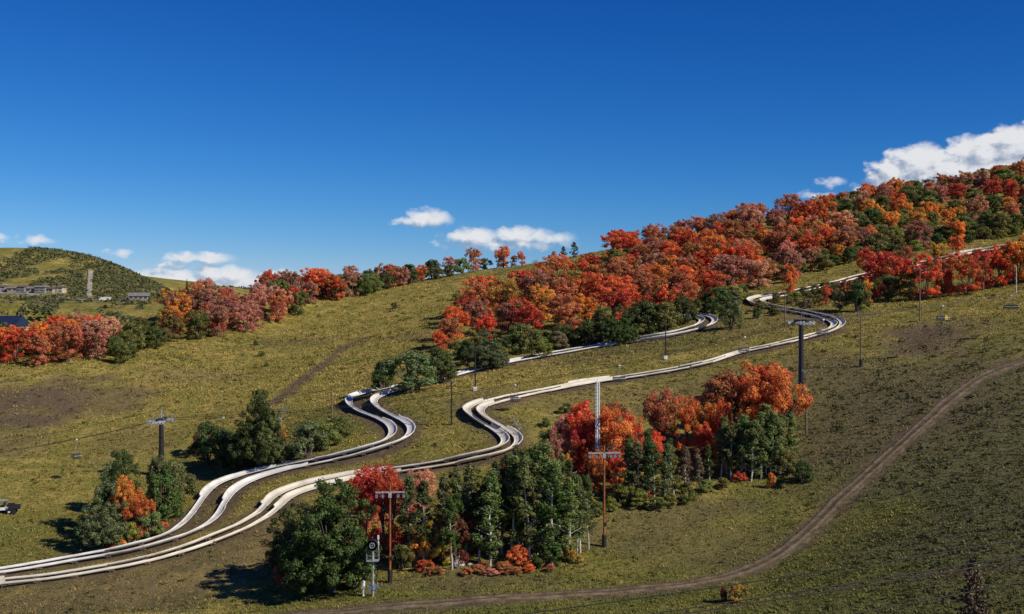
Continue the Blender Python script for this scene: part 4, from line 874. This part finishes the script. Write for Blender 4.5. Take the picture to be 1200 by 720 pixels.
def leaf_cloud(name, cx, cy, cz, rad, squash, per, size, col, mat, seed, label, cat):
    r = np.random.default_rng(seed); n = len(cx); d = r.normal(size=(n, per, 3)); d /= np.linalg.norm(d, axis=2)[..., None]; d[..., 2] = np.abs(d[..., 2]) * 1.0 - .08
    pos = np.stack([cx, cy, cz], 1)[:, None, :] + d * (rad[:, None] * r.uniform(.55, 1.05, (n, per)))[..., None] * np.array([1, 1, squash])
    nn = d * .9 + r.normal(size=d.shape) * .45 + np.array([0, 0, .25]); nn /= np.linalg.norm(nn, axis=2)[..., None]
    a = np.cross(nn, r.normal(size=d.shape)); a /= np.linalg.norm(a, axis=2)[..., None]; b = np.cross(nn, a)
    s = (size[:, None] * r.uniform(.6, 1.4, (n, per)))[..., None]; a = a * s; b = b * s * .7
    Vv = np.stack([pos - a * .5, pos + b * .5, pos + a * .55, pos - b * .5], 2).reshape(-1, 3)
    cc = np.repeat((col[:, None, :] * r.uniform(.65, 1.35, (n, per, 1))).reshape(-1, 3), 4, 0); cc = np.concatenate([cc, np.ones((len(cc), 1))], 1)
    return tag(link(name, np_mesh(name, Vv, np.arange(len(Vv)).reshape(-1, 4), mat, 4, {'tuft': cc})), label, cat, kind='stuff')
sx_, sy_, r2 = scatter(26000, 98, 440, 15)
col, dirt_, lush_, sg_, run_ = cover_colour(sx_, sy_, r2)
den = .10 + .85 * sg_ + .30 * dirt_ + .30 * np.clip((fbm(sx_ / 12, sy_ / 12, 71, 3) - .52) * 5, 0, 1) + .25 * (sy_ < 135)
keep = (r2.random(len(sx_)) < den * .75) & (run_ > 1.9) & (dist_to(sx_, sy_, ROAD1) > 2.0) & (dist_to(sx_, sy_, ROAD3) > 1.0)
sx_, sy_, col, sg_ = sx_[keep], sy_[keep], col[keep], sg_[keep]; nS = len(sx_)
rad = r2.uniform(.22, .62, nS) * (1 + .45 * sg_) * np.clip(sy_ / 180, .8, 1.8); tint = np.array([[.095, .10, .032], [.12, .105, .035], [.10, .105, .065], [.075, .085, .026]])[r2.integers(0, 4, nS)]
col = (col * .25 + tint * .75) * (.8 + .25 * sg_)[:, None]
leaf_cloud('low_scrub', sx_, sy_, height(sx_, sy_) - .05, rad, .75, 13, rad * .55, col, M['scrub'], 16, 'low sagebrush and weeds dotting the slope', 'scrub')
# scrub oak covering the far hill
nf = 44000; rf = np.random.default_rng(33); fx_ = rf.uniform(-700, 60, nf); fy_ = 470 + 640 * rf.random(nf) ** .8
pat = fbm(fx_ / 34, fy_ / 70, 83, 3) + .3 * (fbm(fx_ / 14, fy_ / 22, 95, 2) - .5)
fpx = 600 + fx_ / fy_ * F
keep = (pat > .50) & (fpx > -120) & (fpx < 420); 
ez = fheight(fx_, fy_); fpy = 360 - (ez - CZ) / fy_ * F
keep &= ~((fpx < 80) & (np.abs(fpy - 342) < 6)) & ~((np.abs(fpx - 104 + (fpy - 340) * .05) < 3.5) & (fpy > 315) & (fpy < 352))
fx_, fy_, ez = fx_[keep], fy_[keep], ez[keep]; nf = len(fx_)
fc = np.array([[.115, .128, .055], [.14, .145, .062], [.10, .112, .052], [.19, .165, .09]])[rf.choice(4, nf, p=[.36, .3, .22, .12])]
leaf_cloud('hill_scrub', fx_, fy_, ez - .3, rf.uniform(1.5, 3.4, nf), .85, 10, rf.uniform(1.2, 2.0, nf), fc, M['scrub'], 34, 'dark green scrub oak covering the hill across the valley', 'scrub')

# ------------------------------------------------------------------ chairlift
def tower(p, h, r0, r1, rz, label, sheave_mat, n_sh=5, fr_mat='steel'):
    t = empty('lift_tower', p, rz, label, 'lift tower', 'towers of the chairlift')
    MB().cyl((0, 0, -.5), (0, 0, h * .45), r0, (r0 + r1) / 2 + .05, 14).cyl((0, 0, h * .45), (0, 0, h), (r0 + r1) / 2, r1, 14).build('mast', M['steel_dark'], t, False)
    MB().cyl((0, 0, -.3), (0, 0, .35), r0 * 1.8, r0 * 1.8, 14).build('footing', M['concrete'], t)
    arm = MB().box((0, 0, h + .12), (.36, 4.4, .34)).build('crossarm', M['steel_dark'], t)
    fr = MB()
    fr.cyl((0, 0, h + .2), (0, 0, h + 1.5), .08, .06, 6)
    fr.cyl((0, -.8, h + 1.5), (0, .8, h + 1.5), .06, .06, 6).build('lifting_frame', M[fr_mat], t)
    for y in (-2.05, 2.05):
        L_ = n_sh * .52; b = MB().box((0, y, h - .12), (L_, .12, .2)).box((0, y, h + .15), (.2, .1, .5)).build('sheave_beam', M[fr_mat], t)
        for k in range(n_sh):
            x = (k - (n_sh - 1) / 2) * .52
            w = MB().cyl((x, y - .09, h - .18), (x, y + .09, h - .18), .24, .24, 14).build('sheave', sheave_mat, b)
        cw = MB().box((0, y + (.45 if y > 0 else -.45), h - .45), (L_ + .3, .5, .05))
        for k in (-1, 0, 1): cw.cyl((k * L_ / 2, y + (.68 if y > 0 else -.68), h - .42), (k * L_ / 2, y + (.68 if y > 0 else -.68), h + .5), .03, .03, 5)
        cw.cyl((-L_ / 2, y + (.68 if y > 0 else -.68), h + .5), (L_ / 2, y + (.68 if y > 0 else -.68), h + .5), .03, .03, 5).build('catwalk', M[fr_mat], t)
    ld = MB()
    for s in (-.18, .18): ld.cyl((s, r0 + .12, .5), (s, r1 + .16, h), .025, .025, 5)
    for k in range(int(h / .4)): ld.box((0, r0 + .12 - (r0 - r1) * k * .4 / h + .02, .6 + k * .4), (.36, .03, .03))
    ld.build('ladder', M['steel'], t)
    return t
pL, pR = P(189, 557), P(939, 470)
pL = Vector((pL.x, pL.y, pL.z)); hL = (557 - 492) / F * pL.y; hR = (470 - 377) / F * pR.y
ang = math.atan2(pR.y - pL.y, pR.x - pL.x)
tower(pL, hL, .42, .35, ang, 'dark lift tower with white sheave wheels above the left grove', M['steel_lt'])
tower(pR, hR, .46, .34, ang + .25, 'tall black lift tower rising behind the orange maples', M['steel'], 5, 'lamp_body')
side = Vector((-math.sin(ang), math.cos(ang), 0))
LE = Vector(((-160 - 600) / F * 186, 186, CZ + (360 - 546) / F * 186)); RE = Vector(((1340 - 600) / F * 214, 214, CZ + (360 - 316) / F * 214))
NODES = [LE, pL + Vector((0, 0, hL - .45 + .5)), pR + Vector((0, 0, hR + .05)), RE]
def rope_path(sd):
    pts = []
    for a, b, sag in ((0, 1, 1.2), (1, 2, 2.9), (2, 3, .9)):
        A, B = NODES[a] + side * sd, NODES[b] + side * sd
        for k in range(24):
            f = k / 24; q = A.lerp(B, f); q.z -= 4 * sag * f * (1 - f); pts.append(q)
    pts.append(NODES[3] + side * sd); return pts
ROPES = [rope_path(-2.05), rope_path(2.05)]
for i, rp in enumerate(ROPES):
    tag(MB().tube(rp, .034, 5).build('haul_cable', M['cable']), ['steel haul cable strung along the near side of the lift towers', 'steel haul cable strung along the far side of the lift towers'][i], 'cable', 'haul cables of the chairlift')
def on_rope(px, side_i=0):
    rp = ROPES[side_i]
    for a, b in zip(rp, rp[1:]):
        xa, xb = to_px(a)[0], to_px(b)[0]
        if xa <= px <= xb: return a.lerp(b, (px - xa) / (xb - xa))
def chair(px, w, yaw, drop, label, yellow=0, rp=0, riders=False):
    g = on_rope(px, rp); t = empty('lift_chair', g, yaw, label, 'lift chair', 'chairs of the lift')
    D = drop
    MB().box((0, 0, -.02), (.34, .14, .2)).build('grip', M['steel_lt'], t)
    MB().tube([(0, 0, 0), (0, .05, -D * .35), (0, .25, -D * .62)], .032, 7).build('hanger', M['steel'], t)
    f = MB(); zt, zs = -D * .62, -D
    f.tube([(-w / 2, -.05, zs), (-w / 2, .30, zs + .1), (-w / 2, .28, zt + .25), (-w / 2 + .2, .25, zt), (w / 2 - .2, .25, zt), (w / 2, .28, zt + .25), (w / 2, .30, zs + .1), (w / 2, -.05, zs)], .035, 6).build('frame', M['lamp_body'], t)
    s = MB()
    for k in range(4): s.box((0, -.30 + k * .15, zs - .02), (w, .12, .09))
    s.build('seat', M['black'], t)
    b = MB()
    for k in range(3): b.box((0, .28 + k * .03, zs + .18 + k * .2), (w, .07, .17))
    bk = b.build('backrest', M['black'], t)
    for k in range(yellow):
        x = (k - (yellow - 1) / 2) * .56 + (w / 2 - .35 if yellow == 1 else 0)
        MB().box((x, -.04 + .25, zs + .42), (.48, .08, .66)).build('pad', M['yellow'], bk)
    MB().tube([(-w / 2, -.35, zs + .42), (0, -.42, zs + .4), (w / 2, -.35, zs + .42)], .025, 5).build('safety_bar', M['steel_lt'], t)
    return t
chair(90, 1.3, ang + .9, 2.9, 'empty lift chair over the left meadow, left of the dark tower')
chair(262, 1.5, .15, 2.9, 'lift chair with two yellow back pads above the dark clump', 2)
chair(604, 1.5, .7, 2.5, 'lift chair hanging in front of the upper stretch of the lower slide')
chair(726, 1.9, .25, 2.4, 'dark empty lift chair over the meadow above the middle grove')
chair(873, 2.0, .5, 2.3, 'dark lift chair crossing in front of the slide left of the black tower')
chair(965, 2.0, .4, 2.3, 'lift chair over the slide bend right of the black tower')
chair(1105, 2.0, .1, 2.3, 'lift chair with one yellow back pad over the right meadow', 1)
chair(1185, 2.3, -.15, 2.2, 'wide dark lift chair near the right maple clump')

# ------------------------------------------------------------------ lamp poles, masts, snow gun
def lamp_pole(px, py, hpx, label, mat='wood_pole', heads=2, block=None, r=.11, sleeve=False):
    p = P(px, py); h = hpx * p.y / F; t = empty('lamp_pole', p, 0.0, label, 'lamp pole', 'lamp poles on the slope')
    MB().cyl((0, 0, -.4), (0, 0, h), r * 1.15, r * .75, 9).build('pole', M[mat], t)
    if heads:
        MB().box((0, 0, h - .25), (1.1, .08, .08)).build('crossbar', M['steel'], t)
        for k in range(heads):
            x = (k - (heads - 1) / 2) * (1.0 if heads > 1 else 0) + (.0 if heads > 1 else .3)
            hd = MB().box((x, -.10, h - .08), (.32, .30, .24), 0, Matrix.Rotation(.5, 3, 'X')).build('lamp_head', M['lamp_body'], t)
            MB().box((x, -.27, h - .17), (.26, .03, .18), 0, Matrix.Rotation(.5, 3, 'X')).build('lens', M['lamp_glass'], hd)
    if block: MB().box((0, 0, .28), (.62, .62, .7)).build('base_block', M[block], t)
    if sleeve: MB().cyl((0, 0, -.1), (0, 0, 1.15), r * 2.1, r * 2.1, 10).build('sleeve', M['black'], t)
    return t
lamp_pole(389, 508, 54, 'thin wooden pole left of the S-bend in the dry meadow', heads=0)
lamp_pole(529, 498, 51, 'thin pole between the two slide hairpins', 'steel_dark', 1)
lamp_pole(557, 458, 52, 'slim dark lamp pole with white foot below the upper slide run', 'steel_dark', 0, 'white')
lamp_pole(780, 421, 50, 'slim dark lamp pole with white foot near the upper slide bend', 'steel_dark', 0, 'white')
lamp_pole(1009, 430, 62, 'grey-brown lamp pole with black sleeve on the open right slope', 'wood_pole', 2, None, .12, True)
lamp_pole(1078, 377, 62, 'slim lamp pole in front of the scarlet maple on the right slope', 'wood_pole', 3)
lamp_pole(920, 386, 44, 'thin brown pole beside the slim red-orange maple', 'wood_pole', 0)
lamp_pole(945, 510, 76, 'brown lamp pole beside the broad maple and the black tower', 'wood_pole', 2)
lamp_pole(1191, 346, 34, 'bare pale pole at the right maple clump', 'aspen_bark', 0)
lamp_pole(180, 700, 37, 'thin pale stake in the grass below the slide runs', 'wood_pole', 0, None, .05)

def crossarm_pole(px, py, hpx, arm_px, label, lamps, rr=.14, top_over=.9):
    p = P(px, py); k = p.y / F; h = hpx * k; w = arm_px * k; t = empty('utility_pole', p, .12, label, 'utility pole', 'poles with a lamp crossarm')
    MB().cyl((0, 0, -.4), (0, 0, h + top_over), rr, rr * .72, 10).build('pole', M['rust_pole'], t)
    MB().box((0, 0, h), (w, .12, .14)).box((0, -.02, h - .32), (.34, .36, .5)).build('crossarm', M['steel'], t)
    for f in lamps:
        hd = MB().cyl((f * w, -.05, h - .08), (f * w, -.05, h - .28), .06, .06, 6).box((f * w, -.16, h - .42), (.30, .32, .24), 0, Matrix.Rotation(.45, 3, 'X')).build('lamp_head', M['lamp_body'], t)
        MB().box((f * w, -.325, h - .49), (.24, .03, .18), 0, Matrix.Rotation(.45, 3, 'X')).build('lens', M['lamp_glass'], hd)
    MB().cyl((0, 0, -.1), (0, 0, 1.35), rr * 1.9, rr * 1.9, 10).build('sleeve', M['black'], t)
    MB().box((rr * 1.1, -.05, 2.6), (.2, .26, .4)).build('junction_box', M['steel_dark'], t)
    return t
crossarm_pole(457, 683, 106, 34, 'rust-brown pole with lamp crossarm in front of the crimson maple', (-.46, -.25, .28, .47))
crossarm_pole(708, 641, 110, 38, 'rust-orange pole with lamp crossarm at the right end of the aspens', (-.46, -.25, .2, .32, .47))
# silver lattice mast
p = P(700, 563); k = p.y / F; hm = (563 - 448) * k; t = empty('lattice_mast', p, .3, 'silver lattice mast standing among the scarlet maples', 'mast')
for a in range(3): MB().cyl((.29 * math.cos(a * 2.094), .29 * math.sin(a * 2.094), -.4), (.27 * math.cos(a * 2.094), .27 * math.sin(a * 2.094), hm), .075, .07, 6).build('leg', M['white'], t)
br = MB()
for q in range(int(hm / .45)):
    for a in range(3):
        z0 = q * .45; A = (.25 * math.cos(a * 2.094), .25 * math.sin(a * 2.094), z0); B = (.25 * math.cos((a + 1) * 2.094), .25 * math.sin((a + 1) * 2.094), z0 + .45)
        br.cyl(A, B, .022, .022, 4).cyl((A[0], A[1], z0 + .45), B, .022, .022, 4)
br.build('bracing', M['steel_lt'], t); MB().cyl((0, 0, hm), (0, 0, hm + .35), .12, .04, 8).build('cap', M['white'], t)

# snow gun on its post
p = P(437, 699); k = p.y / F; t = empty('snow_gun', p, .0, 'grey fan snow gun on a post with railed platform beside the road', 'snow gun')
MB().cyl((0, 0, -.4), (0, 0, 44 * k), .13, .11, 10).build('post', M['steel'], t)
MB().cyl((0, 0, 8 * k), (0, 0, 14 * k), .30, .30, 8).box((.3, 0, 11 * k), (.7, .3, .3)).box((-.25, -.1, 10 * k), (.3, .3, .5)).build('valve', M['blue_grey'], t)
zp = 42 * k; MB().box((0, 0, zp), (1.2, 1.0, .05)).box((0, 0, zp - .1), (.8, .1, .12)).build('platform', M['steel'], t)
ra = MB()
for x, y in ((-.6, -.5), (.6, -.5), (.6, .5), (-.6, .5)): ra.cyl((x, y, zp), (x, y, zp + 1.05), .022, .022, 5)
for z in (.55, 1.05):
    ra.tube([(-.6, -.5, zp + z), (.6, -.5, zp + z), (.6, .5, zp + z), (-.6, .5, zp + z), (-.6, -.5, zp + z)], .018, 5)
ra.build('railing', M['steel'], t)
fz = 61 * k; dr = MB().tube([(.0, -.75, fz), (0, -.55, fz), (0, .3, fz), (0, .9, fz + .02)], [.54, .58, .54, .38], 20, False).tube([(.0, -.74, fz), (0, -.50, fz), (0, .3, fz), (0, .88, fz)], [.50, .54, .50, .34], 20, False).build('fan_barrel', M['black'], t)
MB().ring((0, -.72, fz), (0, 1, 0), .26, .022, 20).box((0, -.7, fz), (.5, .02, .02)).box((0, -.69, fz), (.02, .02, .5)).build('nozzle_ring', M['steel_lt'], dr)
for a in range(6): MB().box((.27 * math.cos(a * 1.047), -.2, fz + .27 * math.sin(a * 1.047)), (.40, .03, .16), 0, Matrix.Rotation(-a * 1.047, 3, 'Y')).build('blade', M['steel_dark'], dr)
MB().cyl((0, .25, fz), (0, .3, fz), .49, .49, 18).build('motor_plate', M['black'], dr)
MB().cyl((0, 0, zp), (0, 0, fz - .6), .12, .12, 8).build('swivel', M['steel'], t)
MB().cyl((.55, .1, zp + 1.05), (.55, .1, fz + .55), .03, .03, 5).box((.55, .02, fz + .7), (.16, .2, .42)).box((.55, 0, fz + .1), (.16, .2, .3)).build('work_lamp', M['white'], t)
p = P(426, 699); t = empty('hydrant_post', p, 0, 'short white hydrant post left of the snow gun', 'hydrant')
MB().cyl((0, 0, -.3), (0, 0, 1.45), .16, .16, 9).build('pipe', M['white'], t); MB().box((0, -.16, .95), (.34, .14, .24)).build('valve_cover', M['steel'], t); MB().cyl((0, 0, 1.45), (0, 0, 1.6), .2, .1, 9).build('cap', M['steel'], t)
# pale rock
def rock(px, py, w, label):
    p = P(px, py); k = p.y / F * w; rr = np.random.default_rng(int(px)); n_, m_ = 9, 6; mb = MB(); vv = []
    for j in range(m_ + 1):
        for i in range(n_):
            a = 2 * math.pi * i / n_; f = math.sin(math.pi * (j + .02) / (m_ + .04)); q = rr.uniform(.82, 1.12)
            vv.append((k * .5 * f * math.cos(a) * q, k * .38 * f * math.sin(a) * q, k * .16 + k * .28 * math.cos(math.pi * j / m_) * rr.uniform(.85, 1.1)))
    ff = [(j * n_ + i, (j + 1) * n_ + i, (j + 1) * n_ + (i + 1) % n_, j * n_ + (i + 1) % n_) for j in range(m_) for i in range(n_)]
    o = mb.add(vv, ff).build('rock', M['rock']); o.location = p - Vector((0, 0, k * .06)); tag(o, label, 'rock')
rock(537, 662, 17, 'large pale boulder at the front of the aspen grove'); rock(551, 663, 8, 'smaller pale stone beside the large boulder')
# dead tree by the lift tower, bare branches
def snag(px, py, hpx, lean, label, seed):
    p = P(px, py); h = hpx * p.y / F; r = random.Random(seed); t = empty('dead_tree', p, 0, label, 'dead tree'); mb = MB(); br = MB()
    mb.tube([(0, 0, -.3), (lean * h * .3, 0, h * .4), (lean * h * .8, .1, h * .9)], [.10, .07, .02], 6)
    for q in range(16):
        f = r.uniform(.2, .85); x = lean * h * f * .85; l = h * r.uniform(.2, .5); a = r.uniform(-1, 1)
        br.tube([(x, 0, h * f), (x + l * .5 * a, r.uniform(-.3, .3), h * f + l * .45), (x + l * .75 * a, r.uniform(-.5, .5), h * f + l)], [.035, .025, .01], 4)
    mb.build('trunk', M['dead'], t); br.build('branches', M['dead'], t)
snag(168, 588, 44, .55, 'bleached dead tree leaning at the foot of the dark lift tower', 3)
snag(611, 512, 24, -.5, 'small bare grey tree at the lower hairpin', 5)
snag(330, 512, 38, -.05, 'thin bare tree beside the tall dark tree', 8)
# overhead wires (poles stand outside the view)
def wire(a, b, sag, rad, name, label, group):
    pts = []
    for q in range(33):
        f = q / 32; v = Vector(a).lerp(Vector(b), f); v.z -= 4 * sag * f * (1 - f); pts.append(v)
    return tag(MB().tube(pts, rad, 5).build(name, M['cable']), label, 'wire', group)
def at_d(px, py, d): return Vector(((px - 600) / F * d, d, CZ + (360 - py) / F * d))
WP0, WP1 = at_d(-250, 800, 74), at_d(1500, 560, 74)
for i, (ya, yb, dd) in enumerate(((815, 580, 70), (842, 597, 73), (849, 602, 74), (905, 622, 71))):
    wire(at_d(-250, ya, dd), at_d(1500, yb, dd), 1.0, .034, 'overhead_wire', ['upper overhead wire above the dirt road', 'middle overhead wire of the close pair', 'lower overhead wire of the close pair', 'lowest overhead wire, near the spruce tip'][i], 'overhead wires')
for px, ytop, yy, lab in ((-252, 790, 72, 'wooden pole at the downhill end of the overhead wires'), (1502, 560, 72, 'wooden pole at the uphill end of the overhead wires')):
    q = at_d(px, ytop, yy); g = hz(q.x, q.y); t = empty('utility_pole', (q.x, q.y, g), 0, lab, 'utility pole'); MB().cyl((0, 0, -.4), (0, 0, max(4, q.z - g + .6)), .17, .13, 9).build('pole', M['wood_pole'], t)
    MB().box((0, 0, max(4, q.z - g) - .1), (.14, 5.5, .16)).build('crossarm', M['wood_pole'], t)
# thin wire from the lift tower to the meadow pole
a = at_d(-60, 527, 190); b = pL + Vector((0, 0, hL + 1.6)); p = P(389, 508); c = Vector((p.x, p.y, p.z + 53 * p.y / F)); 
wire(a, b, .5, .03, 'communication_wire', 'thin wire running left from the dark lift tower top', 'communication wires'); wire(b, c, .8, .02, 'communication_wire', 'thin wire between the dark lift tower top and the meadow pole', 'communication wires')

# utility vehicle at the left edge
p = P(4, 602); t = empty('utility_vehicle', p, .25, 'white utility vehicle with dark cargo rack parked on the left meadow', 'vehicle')
MB().box((0, 0, .75), (2.5, 1.35, .38)).box((-.95, 0, 1.02), (.6, 1.3, .2)).build('body', M['white'], t)
cab = MB()
for x, y in ((-.7, -.6), (-.7, .6), (.35, -.6), (.35, .6)): cab.cyl((x, y, .9), (x * .85, y, 1.85), .04, .04, 6)
cab.build('roll_cage', M['steel_dark'], t); MB().box((-.12, 0, 1.88), (1.3, 1.35, .07)).build('roof', M['steel'], t)
MB().box((-.1, 0, 1.05), (.5, 1.2, .22)).box((.15, 0, 1.32), (.14, 1.2, .5)).build('seat', M['black'], t)
MB().box((.98, 0, 1.02), (.95, 1.3, .08)).box((.98, -.63, 1.2), (.95, .05, .32)).box((.98, .63, 1.2), (.95, .05, .32)).box((1.45, 0, 1.2), (.05, 1.3, .32)).build('cargo_bed', M['steel_dark'], t)
for x in (-.85, .85):
    for y in (-.7, .7):
        w = MB().cyl((x, y - .12, .32), (x, y + .12, .32), .34, .34, 16).build('wheel', M['black'], t); MB().cyl((x, y - .13, .32), (x, y + .13, .32), .17, .17, 10).build('rim', M['steel_lt'], w)
q = P(17, 602); t = empty('trailer', q, .25, 'small dark trailer behind the white utility vehicle', 'trailer')
MB().box((0, 0, .75), (1.5, 1.3, .12)).box((0, -.62, 1.0), (1.5, .06, .45)).box((0, .62, 1.0), (1.5, .06, .45)).box((.72, 0, 1.0), (.06, 1.3, .45)).build('bed', M['steel_dark'], t)
MB().cyl((-.7, 0, .7), (-1.5, 0, .55), .05, .05, 6).build('drawbar', M['steel_dark'], t)
for y in (-.72, .72): MB().cyl((0, y - .1, .32), (0, y + .1, .32), .34, .34, 14).build('wheel', M['black'], t)

# ------------------------------------------------------------------ houses across the valley
def house(p, w, dpt, h, roof_h, rz, wall, roof, label, group=None, nwin=3, floors=1):
    t = empty('house', p, rz, label, 'house', group)
    MB().box((0, 0, h / 2 - 1), (w, dpt, h + 2)).build('wall', M[wall], t)
    e = .5; a, b = w / 2 + e, dpt / 2 + e
    rf_ = MB().add([(-a, -b, h), (a, -b, h), (a, b, h), (-a, b, h), (-a, 0, h + roof_h), (a, 0, h + roof_h), (-a, -b, h + .25), (a, -b, h + .25)], [(0, 1, 5, 4), (2, 3, 4, 5), (0, 4, 3), (1, 2, 5), (0, 3, 2, 1)]).build('roof', M[roof], t)
    MB().box((w * .25, dpt * .12, h + roof_h * .8), (.9, .9, 1.6)).build('chimney', M[wall], rf_)
    for fl in range(floors):
        for k in range(nwin):
            x = (k + .5) / nwin * w - w / 2; wz = h * (fl + .55) / floors
            wd = MB().box((x, -dpt / 2 - .04, wz), (w / nwin * .62, .1, h / floors * .5)).build('window', M['glass'], t)
            MB().box((x, -dpt / 2 - .10, wz - h / floors * .27), (w / nwin * .7, .16, .15)).build('sill', M['white'], wd)
    MB().box((-w * .42, -dpt / 2 - .05, 1.1), (1.0, .08, 2.2)).build('door', M['wood_pole'], t)
M['tan_wall'] = simple('tan_stucco', (.36, .29, .21), .9, 0, .2, .4); M['grey_wall'] = simple('grey_siding', (.22, .22, .23), .9, 0, .2, .4); M['cream_wall'] = simple('cream_stucco', (.48, .42, .33), .9, 0, .2, .4)
M['brown_roof'] = simple('brown_shingle', (.13, .095, .075), .9, 0, .3, .8); M['grey_roof'] = simple('grey_shingle', (.20, .19, .19), .9, 0, .3, .8); M['navy_roof'] = simple('navy_metal_roof', (.022, .035, .075), .45, .2, .2, .5)
spec = [(-8, 'tan_wall', 'brown_roof', 'tan'), (4, 'cream_wall', 'brown_roof', 'cream'), (16, 'tan_wall', 'grey_roof', 'tan grey-roofed'), (27, 'grey_wall', 'brown_roof', 'grey'), (38, 'cream_wall', 'grey_roof', 'cream grey-roofed'), (49, 'grey_wall', 'grey_roof', 'dark grey'), (60, 'tan_wall', 'brown_roof', 'tan brown-roofed'), (70, 'cream_wall', 'brown_roof', 'small cream')]
for i, (px, wl_, rf_m, cn) in enumerate(spec):
    q = PF(px, 342 + i * .2); house(q, 5.2 + (i % 3) * .8, 7, 2.4 + (i % 2) * .9, 1.1, R.uniform(-.12, .12), wl_, rf_m, f'{cn} house in the far hill row, {["first","second","third","fourth","fifth","sixth","seventh","eighth"][7-i]} from the vertical gravel strip', 'row of houses on the far hill', 2, 1 + i % 2)
house(PF(163, 352), 10, 8, 2.2, 1.9, .2, 'tan_wall', 'grey_roof', 'low house with grey hipped roof at the foot of the far hill', None, 4)
q = PF(5, 392); house(Vector((q.x, q.y, q.z)), 17, 12, 3.5, 4.2, -.25, 'tan_wall', 'navy_roof', 'dark blue roofed building behind the left maple thicket', None, 4)
# white van by the low house
q = PF(124, 353); t = empty('delivery_van', q, .1, 'small white van on the far valley road', 'van')
MB().box((0, 0, 1.3), (5.2, 2, 1.7)).box((-2.9, 0, .9), (.9, 1.9, .9)).build('body', M['white'], t); MB().box((-2.55, 0, 1.75), (.25, 1.8, .6)).build('windscreen', M['glass'], t)
for x in (-2.2, 1.7):
    for y in (-.95, .95): MB().cyl((x, y - .12, .4), (x, y + .12, .4), .42, .42, 12).build('wheel', M['black'], t)
# conifer on the far low ridge
q = PF(219, 343); plant('spruce_tree', q, 7.5, .9, 'dark green', 'lone dark conifer on the low ridge beyond the left maples', None, .1)
# gravel strips on the far hill
def strip(name, pts, half, label, mat):
    W_ = [PF(*a_) for a_ in pts]; xs = np.interp(np.linspace(0, len(W_) - 1, 60), np.arange(len(W_)), [w.x for w in W_]); ys = np.interp(np.linspace(0, len(W_) - 1, 60), np.arange(len(W_)), [w.y for w in W_])
    ln = np.stack([xs, ys], 1); t_ = np.gradient(ln, axis=0); t_ /= np.linalg.norm(t_, axis=1)[:, None] + 1e-9; nn = np.stack([-t_[:, 1], t_[:, 0]], 1); rows = []
    for o_ in (-1.15, -1, -.5, 0, .5, 1, 1.15):
        q_ = ln + nn * o_ * half; rows.append(np.stack([q_[:, 0], q_[:, 1], fheight(q_[:, 0], q_[:, 1]) + (.55 if abs(o_) <= 1 else -.8)], 1))
    V_ = np.stack(rows, 1).reshape(-1, 3); i0 = (np.arange(59)[:, None] * 7 + np.arange(6)[None, :]).ravel()
    tag(link(name, np_mesh(name, V_, np.stack([i0, i0 + 7, i0 + 8, i0 + 1], 1), mat, smooth=True)), label, 'ground', kind='structure')
M['gravel'] = simple('pale_gravel', (.34, .29, .225), .95, 0, .3, .05); M['grey_gravel'] = simple('grey_gravel', (.26, .25, .21), .95, 0, .3, .05)
strip('gravel_chute', [(104, 350), (104.5, 340), (105, 330), (106, 318)], 1.7, 'pale vertical gravel strip up the far hill', M['gravel'])
strip('gravel_road', [(-20, 340), (20, 345), (50, 348), (78, 349), (110, 352), (150, 353)], 2.2, 'pale gravel road below the row of houses', M['gravel'])
print('counts', CNT, 'tufts', nT, 'scrub', nS, 'hill', nf)
